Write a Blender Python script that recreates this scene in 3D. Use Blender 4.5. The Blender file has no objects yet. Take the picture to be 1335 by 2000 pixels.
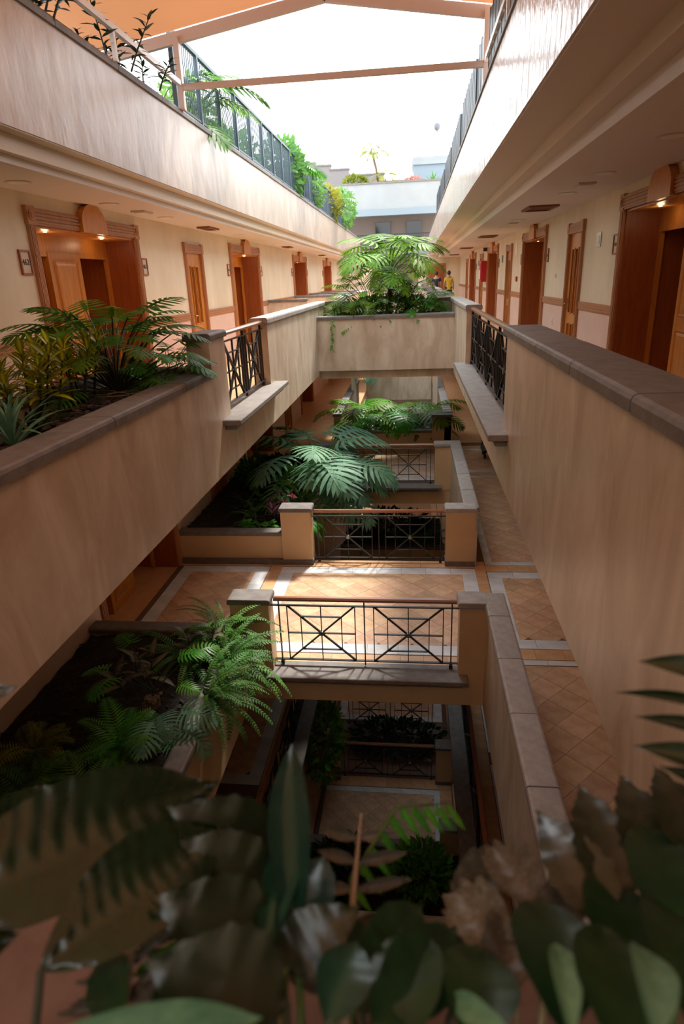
import bpy, bmesh, math, random
from mathutils import Vector, Matrix, noise
R = random.Random(7)
PI = math.pi
scene = bpy.context.scene
COL = scene.collection

# ------------------------------------------------------------------ camera, sky, sun, exposure
# Units are metres. The eye stands at the origin on the top floor; floors lie at -1.53, -4.63, -7.73, -10.83.
cam_d = bpy.data.cameras.new('camera')
cam = bpy.data.objects.new('camera', cam_d); COL.objects.link(cam); scene.camera = cam
cam_d.sensor_fit = 'VERTICAL'; cam_d.sensor_height = 36.0; cam_d.sensor_width = 24.0
cam_d.lens = 1227.3 * 36.0 / 2000.0
cam_d.clip_start = 0.05; cam_d.clip_end = 400
cam.rotation_mode = 'XYZ'
yaw, pitch, roll = math.radians(6.8691), math.radians(-20.2644), math.radians(-2.3303)
cam.matrix_world = (Matrix.Rotation(yaw, 4, 'Z') @ Matrix.Rotation(pitch + PI / 2, 4, 'X') @ Matrix.Rotation(roll, 4, 'Z'))
cam_d.dof.use_dof = True
cam_d.dof.focus_distance = 9.0
cam_d.dof.aperture_fstop = 4.0

world = bpy.data.worlds.new('world'); scene.world = world; world.use_nodes = True
wn = world.node_tree.nodes; wl = world.node_tree.links
bg = wn['Background']
tc = wn.new('ShaderNodeTexCoord'); sep = wn.new('ShaderNodeSeparateXYZ'); ramp = wn.new('ShaderNodeValToRGB')
wl.new(tc.outputs['Generated'], sep.inputs[0]); wl.new(sep.outputs['Z'], ramp.inputs[0])
ramp.color_ramp.elements[0].position = 0.0; ramp.color_ramp.elements[0].color = (0.95, 0.98, 1.0, 1)
ramp.color_ramp.elements[1].position = 0.9; ramp.color_ramp.elements[1].color = (0.86, 0.94, 1.0, 1)
wl.new(ramp.outputs[0], bg.inputs['Color'])
bg.inputs['Strength'].default_value = 2.6

sun_d = bpy.data.lights.new('sun', 'SUN'); sun = bpy.data.objects.new('sun', sun_d); COL.objects.link(sun)
sun_d.energy = 4.2; sun_d.angle = math.radians(7); sun_d.color = (1.0, 0.95, 0.86)
sun_dir = Vector((0.16, 0.50, 0.80)).normalized()            # towards the sun
sun.rotation_mode = 'QUATERNION'; sun.rotation_quaternion = sun_dir.to_track_quat('Z', 'Y')
sun.location = (0, 10, 20)

scene.view_settings.view_transform = 'Standard'; scene.view_settings.look = 'None'
scene.view_settings.exposure = 0.72; scene.view_settings.gamma = 1.0; scene.view_settings.use_curve_mapping = False
try:
    cy = scene.cycles
    cy.use_denoising = True; cy.denoiser = 'OPENIMAGEDENOISE'
    cy.max_bounces = 10; cy.diffuse_bounces = 6; cy.glossy_bounces = 3; cy.transmission_bounces = 4; cy.transparent_max_bounces = 6
    cy.sample_clamp_indirect = 6.0
except Exception:
    pass

# ------------------------------------------------------------------ materials
def principled(name):
    m = bpy.data.materials.new(name); m.use_nodes = True
    return m, m.node_tree.nodes, m.node_tree.links, m.node_tree.nodes['Principled BSDF']

def mat(name, col, rough=0.6, col2=None, scale=4.0, stretch=(1, 1, 1), bump=0.0, bscale=30.0, bstretch=None, metal=0.0,
        vary=0.0, spec=0.5, trans=0.0, hue=0.0, contrast=(0.35, 0.65), bdist=0.02, detail=4.0, rib=None, coat=0.0, distort=0.0):
    m, n, l, b = principled(name)
    b.inputs['Roughness'].default_value = rough; b.inputs['Metallic'].default_value = metal
    b.inputs['Specular IOR Level'].default_value = spec
    if coat: b.inputs['Coat Weight'].default_value = coat; b.inputs['Coat Roughness'].default_value = 0.15
    tcn = n.new('ShaderNodeTexCoord')
    def mapped(st):
        mp = n.new('ShaderNodeMapping'); mp.inputs['Scale'].default_value = st; l.new(tcn.outputs['Object'], mp.inputs[0]); return mp.outputs[0]
    out = None
    if col2 is not None:
        nz = n.new('ShaderNodeTexNoise'); nz.inputs['Scale'].default_value = scale; nz.inputs['Detail'].default_value = detail
        nz.inputs['Roughness'].default_value = 0.6; nz.inputs['Distortion'].default_value = distort
        l.new(mapped(stretch), nz.inputs['Vector'])
        rp = n.new('ShaderNodeValToRGB'); rp.color_ramp.elements[0].position = contrast[0]; rp.color_ramp.elements[1].position = contrast[1]
        rp.color_ramp.elements[0].color = (*col, 1); rp.color_ramp.elements[1].color = (*col2, 1)
        l.new(nz.outputs[0], rp.inputs[0]); out = rp.outputs[0]
    else:
        rgb = n.new('ShaderNodeRGB'); rgb.outputs[0].default_value = (*col, 1); out = rgb.outputs[0]
    if rib is not None:
        at = n.new('ShaderNodeAttribute'); at.attribute_name = 'rib'
        mx = n.new('ShaderNodeMix'); mx.data_type = 'RGBA'; l.new(at.outputs['Fac'], mx.inputs[0])
        l.new(out, mx.inputs[6]); mx.inputs[7].default_value = (*rib, 1); out = mx.outputs[2]
    if vary or hue:
        oi = n.new('ShaderNodeObjectInfo'); hs = n.new('ShaderNodeHueSaturation')
        mr = n.new('ShaderNodeMapRange'); mr.inputs[3].default_value = 1 - vary; mr.inputs[4].default_value = 1 + vary
        l.new(oi.outputs['Random'], mr.inputs[0]); l.new(mr.outputs[0], hs.inputs['Value'])
        if hue:
            wn2 = n.new('ShaderNodeTexWhiteNoise'); wn2.noise_dimensions = '1D'; l.new(oi.outputs['Random'], wn2.inputs['W'])
            mh = n.new('ShaderNodeMapRange'); mh.inputs[3].default_value = 0.5 - hue; mh.inputs[4].default_value = 0.5 + hue
            l.new(wn2.outputs[0], mh.inputs[0]); l.new(mh.outputs[0], hs.inputs['Hue'])
        l.new(out, hs.inputs['Color']); out = hs.outputs[0]
    l.new(out, b.inputs['Base Color'])
    if bump:
        nb = n.new('ShaderNodeTexNoise'); nb.inputs['Scale'].default_value = bscale; nb.inputs['Detail'].default_value = 5.0
        l.new(mapped(bstretch or (1, 1, 1)), nb.inputs['Vector'])
        bp = n.new('ShaderNodeBump'); bp.inputs['Strength'].default_value = bump; bp.inputs['Distance'].default_value = bdist
        l.new(nb.outputs[0], bp.inputs['Height']); l.new(bp.outputs[0], b.inputs['Normal'])
    if trans:
        tr = n.new('ShaderNodeBsdfTranslucent'); l.new(out, tr.inputs['Color'])
        ms = n.new('ShaderNodeMixShader'); ms.inputs[0].default_value = trans
        l.new(b.outputs[0], ms.inputs[1]); l.new(tr.outputs[0], ms.inputs[2])
        l.new(ms.outputs[0], n['Material Output'].inputs['Surface'])
    return m

M = {}
# polished stucco: cream base with a trowelled, slightly streaky sheen
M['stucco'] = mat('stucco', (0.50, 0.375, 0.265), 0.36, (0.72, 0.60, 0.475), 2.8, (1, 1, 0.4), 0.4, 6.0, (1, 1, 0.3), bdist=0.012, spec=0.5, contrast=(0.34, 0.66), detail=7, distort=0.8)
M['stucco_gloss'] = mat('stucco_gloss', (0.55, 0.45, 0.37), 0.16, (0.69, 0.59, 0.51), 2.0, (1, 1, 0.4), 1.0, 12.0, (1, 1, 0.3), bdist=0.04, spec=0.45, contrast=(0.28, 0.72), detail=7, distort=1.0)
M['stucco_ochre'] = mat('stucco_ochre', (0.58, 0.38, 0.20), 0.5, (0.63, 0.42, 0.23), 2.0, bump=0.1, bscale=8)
M['stucco_shade'] = mat('stucco_shade', (0.43, 0.33, 0.255), 0.30, (0.58, 0.465, 0.38), 2.2, (1, 1, 0.5), 0.9, 4.0, (1, 1, 0.4), bdist=0.014, spec=0.3, contrast=(0.32, 0.68), detail=7, distort=1.0)  # same plaster, with the shade by the awning put into a darker base
M['wall_cream'] = mat('wall_cream', (0.66, 0.55, 0.40), 0.42, (0.77, 0.67, 0.50), 1.3, (1, 1, .5), bump=0.15, bscale=4, bdist=0.01)
M['wall_pink'] = mat('wall_pink', (0.66, 0.45, 0.36), 0.6, (0.70, 0.49, 0.40), 2.0)
M['cream_trim'] = mat('cream_trim', (0.70, 0.60, 0.48), 0.55)
M['white_ceiling'] = mat('white_ceiling', (0.74, 0.67, 0.62), 0.75)
M['stone'] = mat('stone', (0.135, 0.115, 0.105), 0.62, (0.19, 0.165, 0.15), 9.0, bump=0.35, bscale=60, bdist=0.006, vary=0.12)
M['stone_mid'] = mat('stone_mid', (0.20, 0.178, 0.16), 0.6, (0.27, 0.24, 0.22), 9.0, bump=0.3, bscale=60, bdist=0.006, vary=0.08)
M['stone_pale'] = mat('stone_pale', (0.31, 0.275, 0.25), 0.6, (0.40, 0.36, 0.33), 9.0, bump=0.3, bscale=60, bdist=0.006, vary=0.08)
M['stone_pink'] = mat('stone_pink', (0.13, 0.075, 0.058), 0.7, (0.18, 0.11, 0.088), 9.0, bump=0.4, bscale=50, bdist=0.006)
M['tile'] = mat('tile', (0.54, 0.31, 0.18), 0.30, (0.68, 0.46, 0.30), 5.0, bump=0.05, bscale=30, vary=0.13, hue=0.008, spec=0.55)
M['tile_band'] = mat('tile_band', (0.58, 0.31, 0.15), 0.36, (0.66, 0.39, 0.21), 6.0, vary=0.12, spec=0.5)
M['marble'] = mat('marble', (0.58, 0.60, 0.63), 0.25, (0.74, 0.75, 0.76), 3.0, (1, 1, 1), vary=0.07, spec=0.5)
M['grout'] = mat('grout', (0.16, 0.09, 0.06), 0.8)
M['wood'] = mat('wood', (0.42, 0.140, 0.020), 0.36, (0.60, 0.24, 0.038), 5.0, (6, 6, 0.6), vary=0.08, spec=0.5, contrast=(0.3, 0.7))
M['wood_trim'] = mat('wood_trim', (0.37, 0.155, 0.065), 0.45, (0.47, 0.21, 0.09), 5.0, (6, 6, 0.8), vary=0.06)
M['wood_dark'] = mat('wood_dark', (0.25, 0.058, 0.012), 0.42, (0.33, 0.085, 0.016), 5.0, (6, 6, 0.6), vary=0.06)
M['rail_wood'] = mat('rail_wood', (0.26, 0.10, 0.055), 0.28, (0.34, 0.14, 0.075), 4.0, (1, 8, 8), coat=0.3)
M['iron'] = mat('iron', (0.020, 0.019, 0.020), 0.42, metal=0.2)
M['iron_boss'] = mat('iron_boss', (0.25, 0.24, 0.23), 0.35, metal=0.7)
M['fence_metal'] = mat('fence_metal', (0.06, 0.085, 0.11), 0.45, metal=0.3)
M['white_metal'] = mat('white_metal', (0.78, 0.76, 0.74), 0.4)
M['beam'] = mat('beam', (0.58, 0.47, 0.42), 0.5)
M['soil'] = mat('soil', (0.010, 0.007, 0.005), 0.95, (0.028, 0.019, 0.013), 22.0, bump=0.9, bscale=45, bdist=0.03)
M['chip'] = mat('chip', (0.030, 0.020, 0.015), 0.9, (0.06, 0.042, 0.03), 20.0, vary=0.3)
M['root'] = mat('root', (0.33, 0.24, 0.16), 0.7)
M['brass'] = mat('brass', (0.35, 0.25, 0.10), 0.3, metal=0.9)
M['glass_dark'] = mat('glass_dark', (0.012, 0.010, 0.009), 0.08)
M['vent'] = mat('vent', (0.22, 0.075, 0.03), 0.5)
M['lamp_ring'] = mat('lamp_ring', (0.62, 0.56, 0.52), 0.4)
M['plate'] = mat('plate', (0.62, 0.50, 0.38), 0.35)
M['ink'] = mat('ink', (0.03, 0.015, 0.01), 0.5)
M['red'] = mat('red', (0.42, 0.010, 0.016), 0.35)
M['white_paint'] = mat('white_paint', (0.8, 0.78, 0.74), 0.5)
M['sign_green'] = mat('sign_green', (0.03, 0.16, 0.09), 0.4)
M['sign_pale'] = mat('sign_pale', (0.45, 0.55, 0.48), 0.15)
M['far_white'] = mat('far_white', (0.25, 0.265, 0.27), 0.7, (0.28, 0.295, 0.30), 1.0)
M['far_recess_shade'] = mat('far_recess_shade', (0.20, 0.155, 0.13), 0.7)  # recess wall of the far wing, its shade put into the base colour
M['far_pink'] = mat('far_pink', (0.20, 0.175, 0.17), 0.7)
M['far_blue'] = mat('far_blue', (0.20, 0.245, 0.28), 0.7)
M['black'] = mat('black', (0.012, 0.012, 0.014), 0.5)
M['balloon'] = mat('balloon', (0.13, 0.14, 0.17), 0.35)
M['skin'] = mat('skin', (0.45, 0.24, 0.16), 0.55)
M['yellow_cloth'] = mat('yellow_cloth', (0.62, 0.43, 0.02), 0.8)
M['navy_cloth'] = mat('navy_cloth', (0.012, 0.014, 0.03), 0.8)
M['hair'] = mat('hair', (0.02, 0.013, 0.01), 0.5)
M['trunk'] = mat('trunk', (0.10, 0.055, 0.035), 0.85, (0.24, 0.15, 0.10), 14.0, bump=0.6, bscale=25)
# orange awning cloth: lets daylight through
mc, n_, l_, b_ = principled('awning')
b_.inputs['Base Color'].default_value = (0.52, 0.27, 0.15, 1); b_.inputs['Roughness'].default_value = 0.8
tr_ = n_.new('ShaderNodeBsdfTranslucent'); tr_.inputs['Color'].default_value = (0.32, 0.125, 0.05, 1)
ms_ = n_.new('ShaderNodeMixShader'); ms_.inputs[0].default_value = 0.34
l_.new(b_.outputs[0], ms_.inputs[1]); l_.new(tr_.outputs[0], ms_.inputs[2]); l_.new(ms_.outputs[0], n_['Material Output'].inputs['Surface'])
M['awning'] = mc
# leaves
def leafmat(name, c1, c2, rough=0.38, trans=0.3, rib=None, vary=0.25, hue=0.02, scale=6, spec=0.28):
    M[name] = mat(name, c1, rough, c2, scale, vary=vary, hue=hue, trans=trans, rib=rib, spec=spec)
leafmat('leaf_philo', (0.045, 0.165, 0.012), (0.09, 0.26, 0.02), 0.5, spec=0.2)
leafmat('leaf_lime', (0.085, 0.20, 0.008), (0.16, 0.29, 0.012), 0.5, 0.35)
leafmat('leaf_bluegreen', (0.085, 0.215, 0.12), (0.17, 0.33, 0.20), 0.55)
leafmat('leaf_fern', (0.055, 0.17, 0.03), (0.12, 0.28, 0.05), 0.5)
leafmat('leaf_fern_yellow', (0.19, 0.22, 0.02), (0.30, 0.30, 0.035), 0.5, 0.4)
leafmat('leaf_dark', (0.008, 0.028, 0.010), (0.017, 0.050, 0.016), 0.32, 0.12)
leafmat('leaf_croton', (0.05, 0.12, 0.012), (0.16, 0.20, 0.012), 0.35, 0.35, (0.66, 0.60, 0.03))
leafmat('leaf_purple', (0.05, 0.018, 0.028), (0.10, 0.035, 0.05), 0.35, 0.2, (0.22, 0.07, 0.10))
leafmat('leaf_bronze', (0.06, 0.052, 0.030), (0.12, 0.10, 0.06), 0.4, 0.15, (0.20, 0.17, 0.11))
leafmat('leaf_bright', (0.06, 0.26, 0.02), (0.11, 0.36, 0.04), 0.35, 0.4)
leafmat('leaf_straw', (0.30, 0.15, 0.07), (0.46, 0.27, 0.15), 0.6, 0.25)
leafmat('leaf_withered', (0.062, 0.054, 0.040), (0.19, 0.17, 0.13), 0.40, 0.1, scale=30)
leafmat('leaf_red', (0.36, 0.03, 0.05), (0.5, 0.08, 0.08), 0.4, 0.3)
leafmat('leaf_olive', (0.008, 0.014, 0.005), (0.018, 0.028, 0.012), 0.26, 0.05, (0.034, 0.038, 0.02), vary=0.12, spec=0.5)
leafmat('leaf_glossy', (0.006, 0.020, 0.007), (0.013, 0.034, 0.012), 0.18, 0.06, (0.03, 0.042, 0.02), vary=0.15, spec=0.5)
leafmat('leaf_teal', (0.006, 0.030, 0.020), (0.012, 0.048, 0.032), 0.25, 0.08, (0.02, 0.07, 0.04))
leafmat('leaf_roof', (0.09, 0.20, 0.05), (0.16, 0.30, 0.07), 0.45, 0.4)
leafmat('leaf_bloom', (0.55, 0.25, 0.20), (0.65, 0.35, 0.28), 0.6, 0.3)
leafmat('stalk', (0.07, 0.13, 0.03), (0.11, 0.17, 0.04), 0.45, 0.0)
leafmat('stalk_dark', (0.03, 0.035, 0.02), (0.05, 0.05, 0.03), 0.5, 0.0)
leafmat('stalk_straw', (0.22, 0.155, 0.085), (0.30, 0.22, 0.13), 0.5, 0.0)

# ------------------------------------------------------------------ mesh helper
class MB:
    def __init__(s): s.v = []; s.f = []; s.m = []; s.rib = {}
    def vert(s, p, rib=None):
        s.v.append(tuple(p)); i = len(s.v) - 1
        if rib is not None: s.rib[i] = rib
        return i
    def face(s, ids, m=0): s.f.append(tuple(ids)); s.m.append(m)
    def poly(s, pts, m=0): s.face([s.vert(p) for p in pts], m)
    def box(s, x0, x1, y0, y1, z0, z1, m=0):
        a = [s.vert((x, y, z)) for z in (z0, z1) for x, y in ((x0, y0), (x1, y0), (x1, y1), (x0, y1))]
        for q in ((3, 2, 1, 0), (4, 5, 6, 7), (0, 1, 5, 4), (1, 2, 6, 5), (2, 3, 7, 6), (3, 0, 4, 7)): s.face([a[i] for i in q], m)
        return s
    def prism(s, prof, axis, a0, a1, m=0):
        """prof: closed polygon in the plane across the axis ('x': (y,z); 'y': (x,z); 'z': (x,y))"""
        def P(p, a): return {'x': (a, p[0], p[1]), 'y': (p[0], a, p[1]), 'z': (p[0], p[1], a)}[axis]
        A = [s.vert(P(p, a0)) for p in prof]; B = [s.vert(P(p, a1)) for p in prof]; n = len(prof)
        for i in range(n): j = (i + 1) % n; s.face((A[i], A[j], B[j], B[i]), m)
        s.face(A[::-1], m); s.face(B, m)
        return s
    def tube(s, pts, r, n=6, m=0, cap=True):
        pts = [Vector(p) for p in pts]; rr = r if isinstance(r, (list, tuple)) else [r] * len(pts)
        rings = []; up = Vector((0, 0, 1))
        for i, p in enumerate(pts):
            d = (pts[min(i + 1, len(pts) - 1)] - pts[max(i - 1, 0)]).normalized()
            a = d.cross(up)
            if a.length < 1e-3: a = d.cross(Vector((0, 1, 0)))
            a.normalize(); b = a.cross(d)
            rings.append([s.vert(p + rr[i] * (math.cos(2 * PI * k / n) * a + math.sin(2 * PI * k / n) * b)) for k in range(n)])
        for A, B in zip(rings, rings[1:]):
            for k in range(n): j = (k + 1) % n; s.face((A[k], A[j], B[j], B[k]), m)
        if cap: s.face(rings[0][::-1], m); s.face(rings[-1], m)
        return s
    def sphere(s, c, r, nu=10, nv=7, m=0):
        rx, ry, rz = r if isinstance(r, (tuple, list)) else (r, r, r)
        g = []
        for j in range(nv + 1):
            t = PI * j / nv
            g.append([s.vert((c[0] + rx * math.sin(t) * math.cos(2 * PI * i / nu), c[1] + ry * math.sin(t) * math.sin(2 * PI * i / nu), c[2] + rz * math.cos(t))) for i in range(nu)])
        for j in range(nv):
            for i in range(nu): k = (i + 1) % nu; s.face((g[j][i], g[j + 1][i], g[j + 1][k], g[j][k]), m)
        return s
    def mesh(s, name, mats, smooth=False):
        me = bpy.data.meshes.new(name); me.from_pydata(s.v, [], s.f)
        for x in mats: me.materials.append(M[x] if isinstance(x, str) else x)
        if len(mats) > 1: me.polygons.foreach_set('material_index', s.m)
        if smooth: me.polygons.foreach_set('use_smooth', [True] * len(me.polygons))
        if s.rib:
            at = me.attributes.new('rib', 'FLOAT', 'POINT'); at.data.foreach_set('value', [s.rib.get(i, 0.0) for i in range(len(s.v))])
        me.update(); return me
    def build(s, name, mats, parent=None, smooth=False, loc=None):
        if isinstance(mats, str): mats = [mats]
        return link(name, s.mesh(name, mats, smooth), parent, loc)

def link(name, data, parent=None, loc=None):
    o = bpy.data.objects.new(name, data); COL.objects.link(o)
    if parent is not None: o.parent = parent
    if loc is not None: o.location = loc
    return o
def tag(o, label, cat, group=None, kind=None):
    o['label'] = label; o['category'] = cat
    if group: o['group'] = group
    if kind: o['kind'] = kind
    return o
def struct(o, label=None, cat=None):
    o['kind'] = 'structure'
    if label: o['label'] = label
    if cat: o['category'] = cat
    return o
def thing(name, label, cat, loc=(0, 0, 0), rz=0, group=None, kind=None):
    o = link(name, None); o.location = loc; o.rotation_euler = (0, 0, rz); o.empty_display_size = 0.2
    return tag(o, label, cat, group, kind)
def children(o): return [c for c in bpy.data.objects if c.parent == o]
KIDS = {}
def remember(root):
    kids = {}
    for c in bpy.data.objects:
        if c.parent: kids.setdefault(c.parent.name, []).append(c)
    KIDS[root.name] = [(c, kids.get(c.name, [])) for c in kids.get(root.name, [])]
def dup(root, loc, rz=None, label=None):
    r = root.copy(); COL.objects.link(r); r.location = loc
    if rz is not None: r.rotation_euler = (0, 0, rz)
    if label: r['label'] = label
    for c, gs in KIDS[root.name]:
        k = c.copy(); COL.objects.link(k); k.parent = r
        for g in gs:
            q = g.copy(); COL.objects.link(q); q.parent = k
    return r
def bevel(o, w=0.006, seg=2):
    b = o.modifiers.new('bevel', 'BEVEL'); b.width = w; b.segments = seg; b.limit_method = 'ANGLE'
    return o

# ------------------------------------------------------------------ the building
F5, F4, F3, F2, F1, F0 = 1.57, -1.53, -4.63, -7.73, -10.83, -13.93
XL, XR, WL, WR = -2.05, 0.86, -4.1, 2.65
YE = 40.0
CEL, CER = 1.0, 0.97

def stone_profile(c0, c1, zt, th, r=0.026):
    return [(c0, zt - th), (c1, zt - th), (c1, zt - r), (c1 - r * .3, zt - r * .3), (c1 - r, zt), (c0 + r, zt), (c0 + r * .3, zt - r * .3), (c0, zt - r)]
STONES = {}
def coping(parent, axis, a0, a1, c0, c1, zt, th=0.075, length=0.95, m='stone', start=None):
    """a run of coping stones along axis, each a stone of its own, with open joints"""
    a = a0; first = True
    while a < a1 - 0.02:
        n = a + (start if (first and start) else length); first = False
        if a1 - n < 0.25: n = a1
        L = n - a - 0.011; key = (axis, round(L, 3), round(c1 - c0, 3), th, m)
        if key not in STONES:
            STONES[key] = MB().prism(stone_profile(-(c1 - c0) / 2, (c1 - c0) / 2, 0, th), axis, 0, L).mesh('coping_stone', [m])
        o = link('coping_stone', STONES[key], parent)
        jz = R.uniform(-0.002, 0.002); c = (c0 + c1) / 2
        o.location = (c, a + .0055, zt + jz) if axis == 'y' else (a + .0055, c, zt + jz)
        a = n

def wall_box(name, x0, x1, y0, y1, z0, z1, m, label=None):
    o = MB().box(x0, x1, y0, y1, z0, z1).build(name, m)
    return struct(o, label, 'wall')

def parapet(name, label, x0, x1, y0, y1, z0, zt, m='stucco', cm='stone', axis='y', over=0.025, th=0.075, length=0.95, start=None, oe0=0.0, oe1=0.0):
    o = wall_box(name, x0, x1, y0, y1, z0, zt - th, m, label)
    if axis == 'y': coping(o, 'y', y0 - oe0, y1 + oe1, x0 - over, x1 + over, zt, th, length, cm, start)
    else: coping(o, 'x', x0 - oe0, x1 + oe1, y0 - over, y1 + over, zt, th, length, cm, start)
    return o

def pillar(name, label, x0, x1, y0, y1, z0, zt, m='stucco_ochre', cm='stone', skirt=None):
    o = struct(MB().box(x0, x1, y0, y1, z0, zt - .075).build(name, m), label, 'pillar')
    cx, cy_, w, d = (x0 + x1) / 2, (y0 + y1) / 2, (x1 - x0) / 2 + .028, (y1 - y0) / 2 + .028
    s = MB().prism(stone_profile(-w, w, zt, .075), 'y', -d, d).build('coping_stone', cm, o); s.location = (cx, cy_, 0); bevel(s, .012, 2)
    if skirt is not None: MB().box(x0 - .012, x1 + .012, y0 - .012, y1 + .012, skirt, skirt + .10).build('skirting', 'stone', o)
    return o

# --- slabs, soffits and ceilings of the right-hand corridors
def right_level(F, y0=-2.5, y1=YE, zc=None, tag_='floor'):
    zb = F - .37; zc = zc if zc is not None else F - .60
    o = MB().box(XR + .02, WR + .9, y0, y1, F - .30, F).build('floor', 'tile_band'); struct(o, 'right-hand corridor floor slab', 'floor')
    c = MB()
    c.prism([(XR + .02, zb), (1.28, zb), (1.28, F - .29), (XR + .02, F - .29)], 'y', y0, y1)
    c.prism([(1.28, zb - .113), (1.43, zb - .113), (1.43, F - .29), (1.28, F - .29)], 'y', y0, y1)
    struct(c.build('trim_1', 'cream_trim'), 'stepped cream cornice under the right-hand slab edge', 'trim')
    c = MB().prism([(1.43, zc), (WR + .9, zc), (WR + .9, F - .31), (1.43, F - .31)], 'y', y0, y1)
    cl = struct(c.build('ceiling', 'white_ceiling'), 'white corridor ceiling on the right', 'ceiling')
    return o, cl
def left_level(F, xe, y0=-2.5, y1=YE, zc=None):
    zb = F - .37; zc = zc if zc is not None else F - .57
    o = MB().box(WL - .9, xe - .02, y0, y1, F - .30, F).build('floor', 'tile_band'); struct(o, 'left-hand corridor floor slab', 'floor')
    c = MB()
    c.prism([(xe - .13, zb), (xe - .01, zb), (xe - .01, F - .29), (xe - .13, F - .29)], 'y', y0, y1)
    c.prism([(xe - .21, zb - .135), (xe - .13, zb - .135), (xe - .13, F - .29), (xe - .21, F - .29)], 'y', y0, y1)
    struct(c.build('trim_2', 'cream_trim'), 'stepped cream cornice under the left-hand slab edge', 'trim')
    c = MB().prism([(WL - .9, zc), (xe - .21, zc), (xe - .21, F - .31), (WL - .9, F - .31)], 'y', y0, y1)
    cl = struct(c.build('ceiling', 'white_ceiling'), 'white corridor ceiling on the left', 'ceiling')
    return o, cl
floorR5, ceilR4 = right_level(F5, zc=CER)
floorL5, ceilL4 = left_level(F5, -3.09, zc=CEL)
floorR4, _ = right_level(F4); floorL4, _ = left_level(F4, XL)
floorR3, _ = right_level(F3); floorL3, _ = left_level(F3, XL)
floorR2, _ = right_level(F2); floorL2, _ = left_level(F2, XL)
floorR1, _ = right_level(F1); floorL1, _ = left_level(F1, XL)
struct(MB().box(WL - .9, WR + .9, -3, YE, F0 - .3, F0).build('floor', 'tile_band'), 'lowest floor at the bottom of the atrium', 'floor')

# --- fascias of the roof level
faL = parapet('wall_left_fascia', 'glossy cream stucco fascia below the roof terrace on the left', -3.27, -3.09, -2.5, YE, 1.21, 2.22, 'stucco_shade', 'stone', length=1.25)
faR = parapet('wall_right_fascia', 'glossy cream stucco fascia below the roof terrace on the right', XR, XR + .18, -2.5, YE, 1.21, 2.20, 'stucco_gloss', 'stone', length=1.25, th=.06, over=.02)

# --- top floor (4): parapets and planters
CT4 = F4 + 1.075
pA = parapet('wall_right_parapet', 'near right-hand parapet of tan stucco under a broad dark stone coping', XR, XR + .30, -2.5, 6.1, -1.95, CT4, 'stucco', 'stone', length=1.02, oe1=.12, start=.95)
pA2 = wall_box('wall_right_edge', XR, XR + .2, 6.1, 10.8, -1.95, -1.45, 'stucco', 'slab edge wall below the right-hand railing')
pB = parapet('wall_right_parapet', 'cream parapet with pale coping beyond the right-hand railing', XR, XR + .22, 10.8, 15.25, -1.95, CT4, 'stucco', 'stone_pale', oe0=.05)
pL = parapet('wall_left_planter', 'near left-hand planter wall of tan stucco with a dark stone coping', XL - .22, XL, -1.5, 6.36, -1.95, -.815, 'stucco', 'stone', length=1.45, start=1.2, over=.03)
pL0 = wall_box('wall_left_edge', XL - .22, XL, 6.36, 9.05, -1.95, -1.45, 'stucco', 'slab edge wall below the left-hand railing')
pLp = pillar('pillar', 'square tan pillar with dark cap at the end of the left planter', XL - .24, XL, 6.36, 6.90, -1.45, CT4, 'stucco')
pL2 = parapet('wall_left_parapet', 'sunlit cream parapet beyond the left-hand railing', XL - .22, XL, 9.05, 15.45, -1.95, CT4, 'stucco', 'stone_pale', length=1.9, oe0=.06)
pLb = parapet('wall_left_planter_back', 'inner wall of the near left planter', -3.27, -3.12, -1.5, 6.6, F4, -.80, 'stucco', 'stone', over=.02, length=1.45)
pLe = parapet('wall_left_planter_end', 'end wall of the near left planter', -3.12, XL - .24, 6.45, 6.6, F4, -.80, 'stucco', 'stone', axis='x', over=.02)

def sill(parent, axis, a0, a1, c_in, c_out, zt, m='stone_mid'):
    """projecting ledge of two steps; c_in is the free edge over the atrium"""
    s = 1 if c_in > c_out else -1
    for (d, z0, z1) in ((0, zt - .06, zt), (.07, zt - .125, zt - .06)):
        lo, hi = sorted((c_in - s * d, c_out)); b = MB()
        if axis == 'y': b.box(lo, hi, a0 + d, a1 - d, z0, z1)
        else: b.box(a0 + d, a1 - d, lo, hi, z0, z1)
        bevel(b.build('sill_stone' if d == 0 else 'sill_corbel', m, parent), .008, 1)
sill(pA2, 'y', 5.72, 10.95, XR - .18, XR + .22, -1.38)
sill(pL0, 'y', 6.55, 9.35, XL + .20, XL - .22, -1.38)

# cross planter between the two sides, top floor
cp = parapet('wall_cross_planter', 'front wall of the planter that bridges the atrium on the top floor', XL, XR, 13.9, 14.08, -1.87, -.72, 'stucco', 'stone', axis='x', length=2.0, start=.8)
wall_box('wall_cross_beam', XL, XR, 14.02, 14.3, -2.05, -1.87, 'stucco', 'recessed beam below the bridging planter')
struct(MB().box(XL, XR, 14.0, 18.4, F4 - .32, F4 - .02).build('floor', 'tile_band'), 'bridge floor behind the planter on the top floor', 'floor')
pillar('pillar', 'tan pillar at the right back corner of the bridging planter', .46, XR, 15.2, 15.45, F4, CT4, 'stucco')
pillar('pillar', 'tan pillar at the left back corner of the bridging planter', XL, -1.5, 15.2, 15.45, F4, CT4, 'stucco')
parapet('wall_cross_planter_back', 'back wall of the bridging planter', -1.5, .46, 15.25, 15.42, F4, -.78, 'stucco', 'stone', axis='x')
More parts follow.
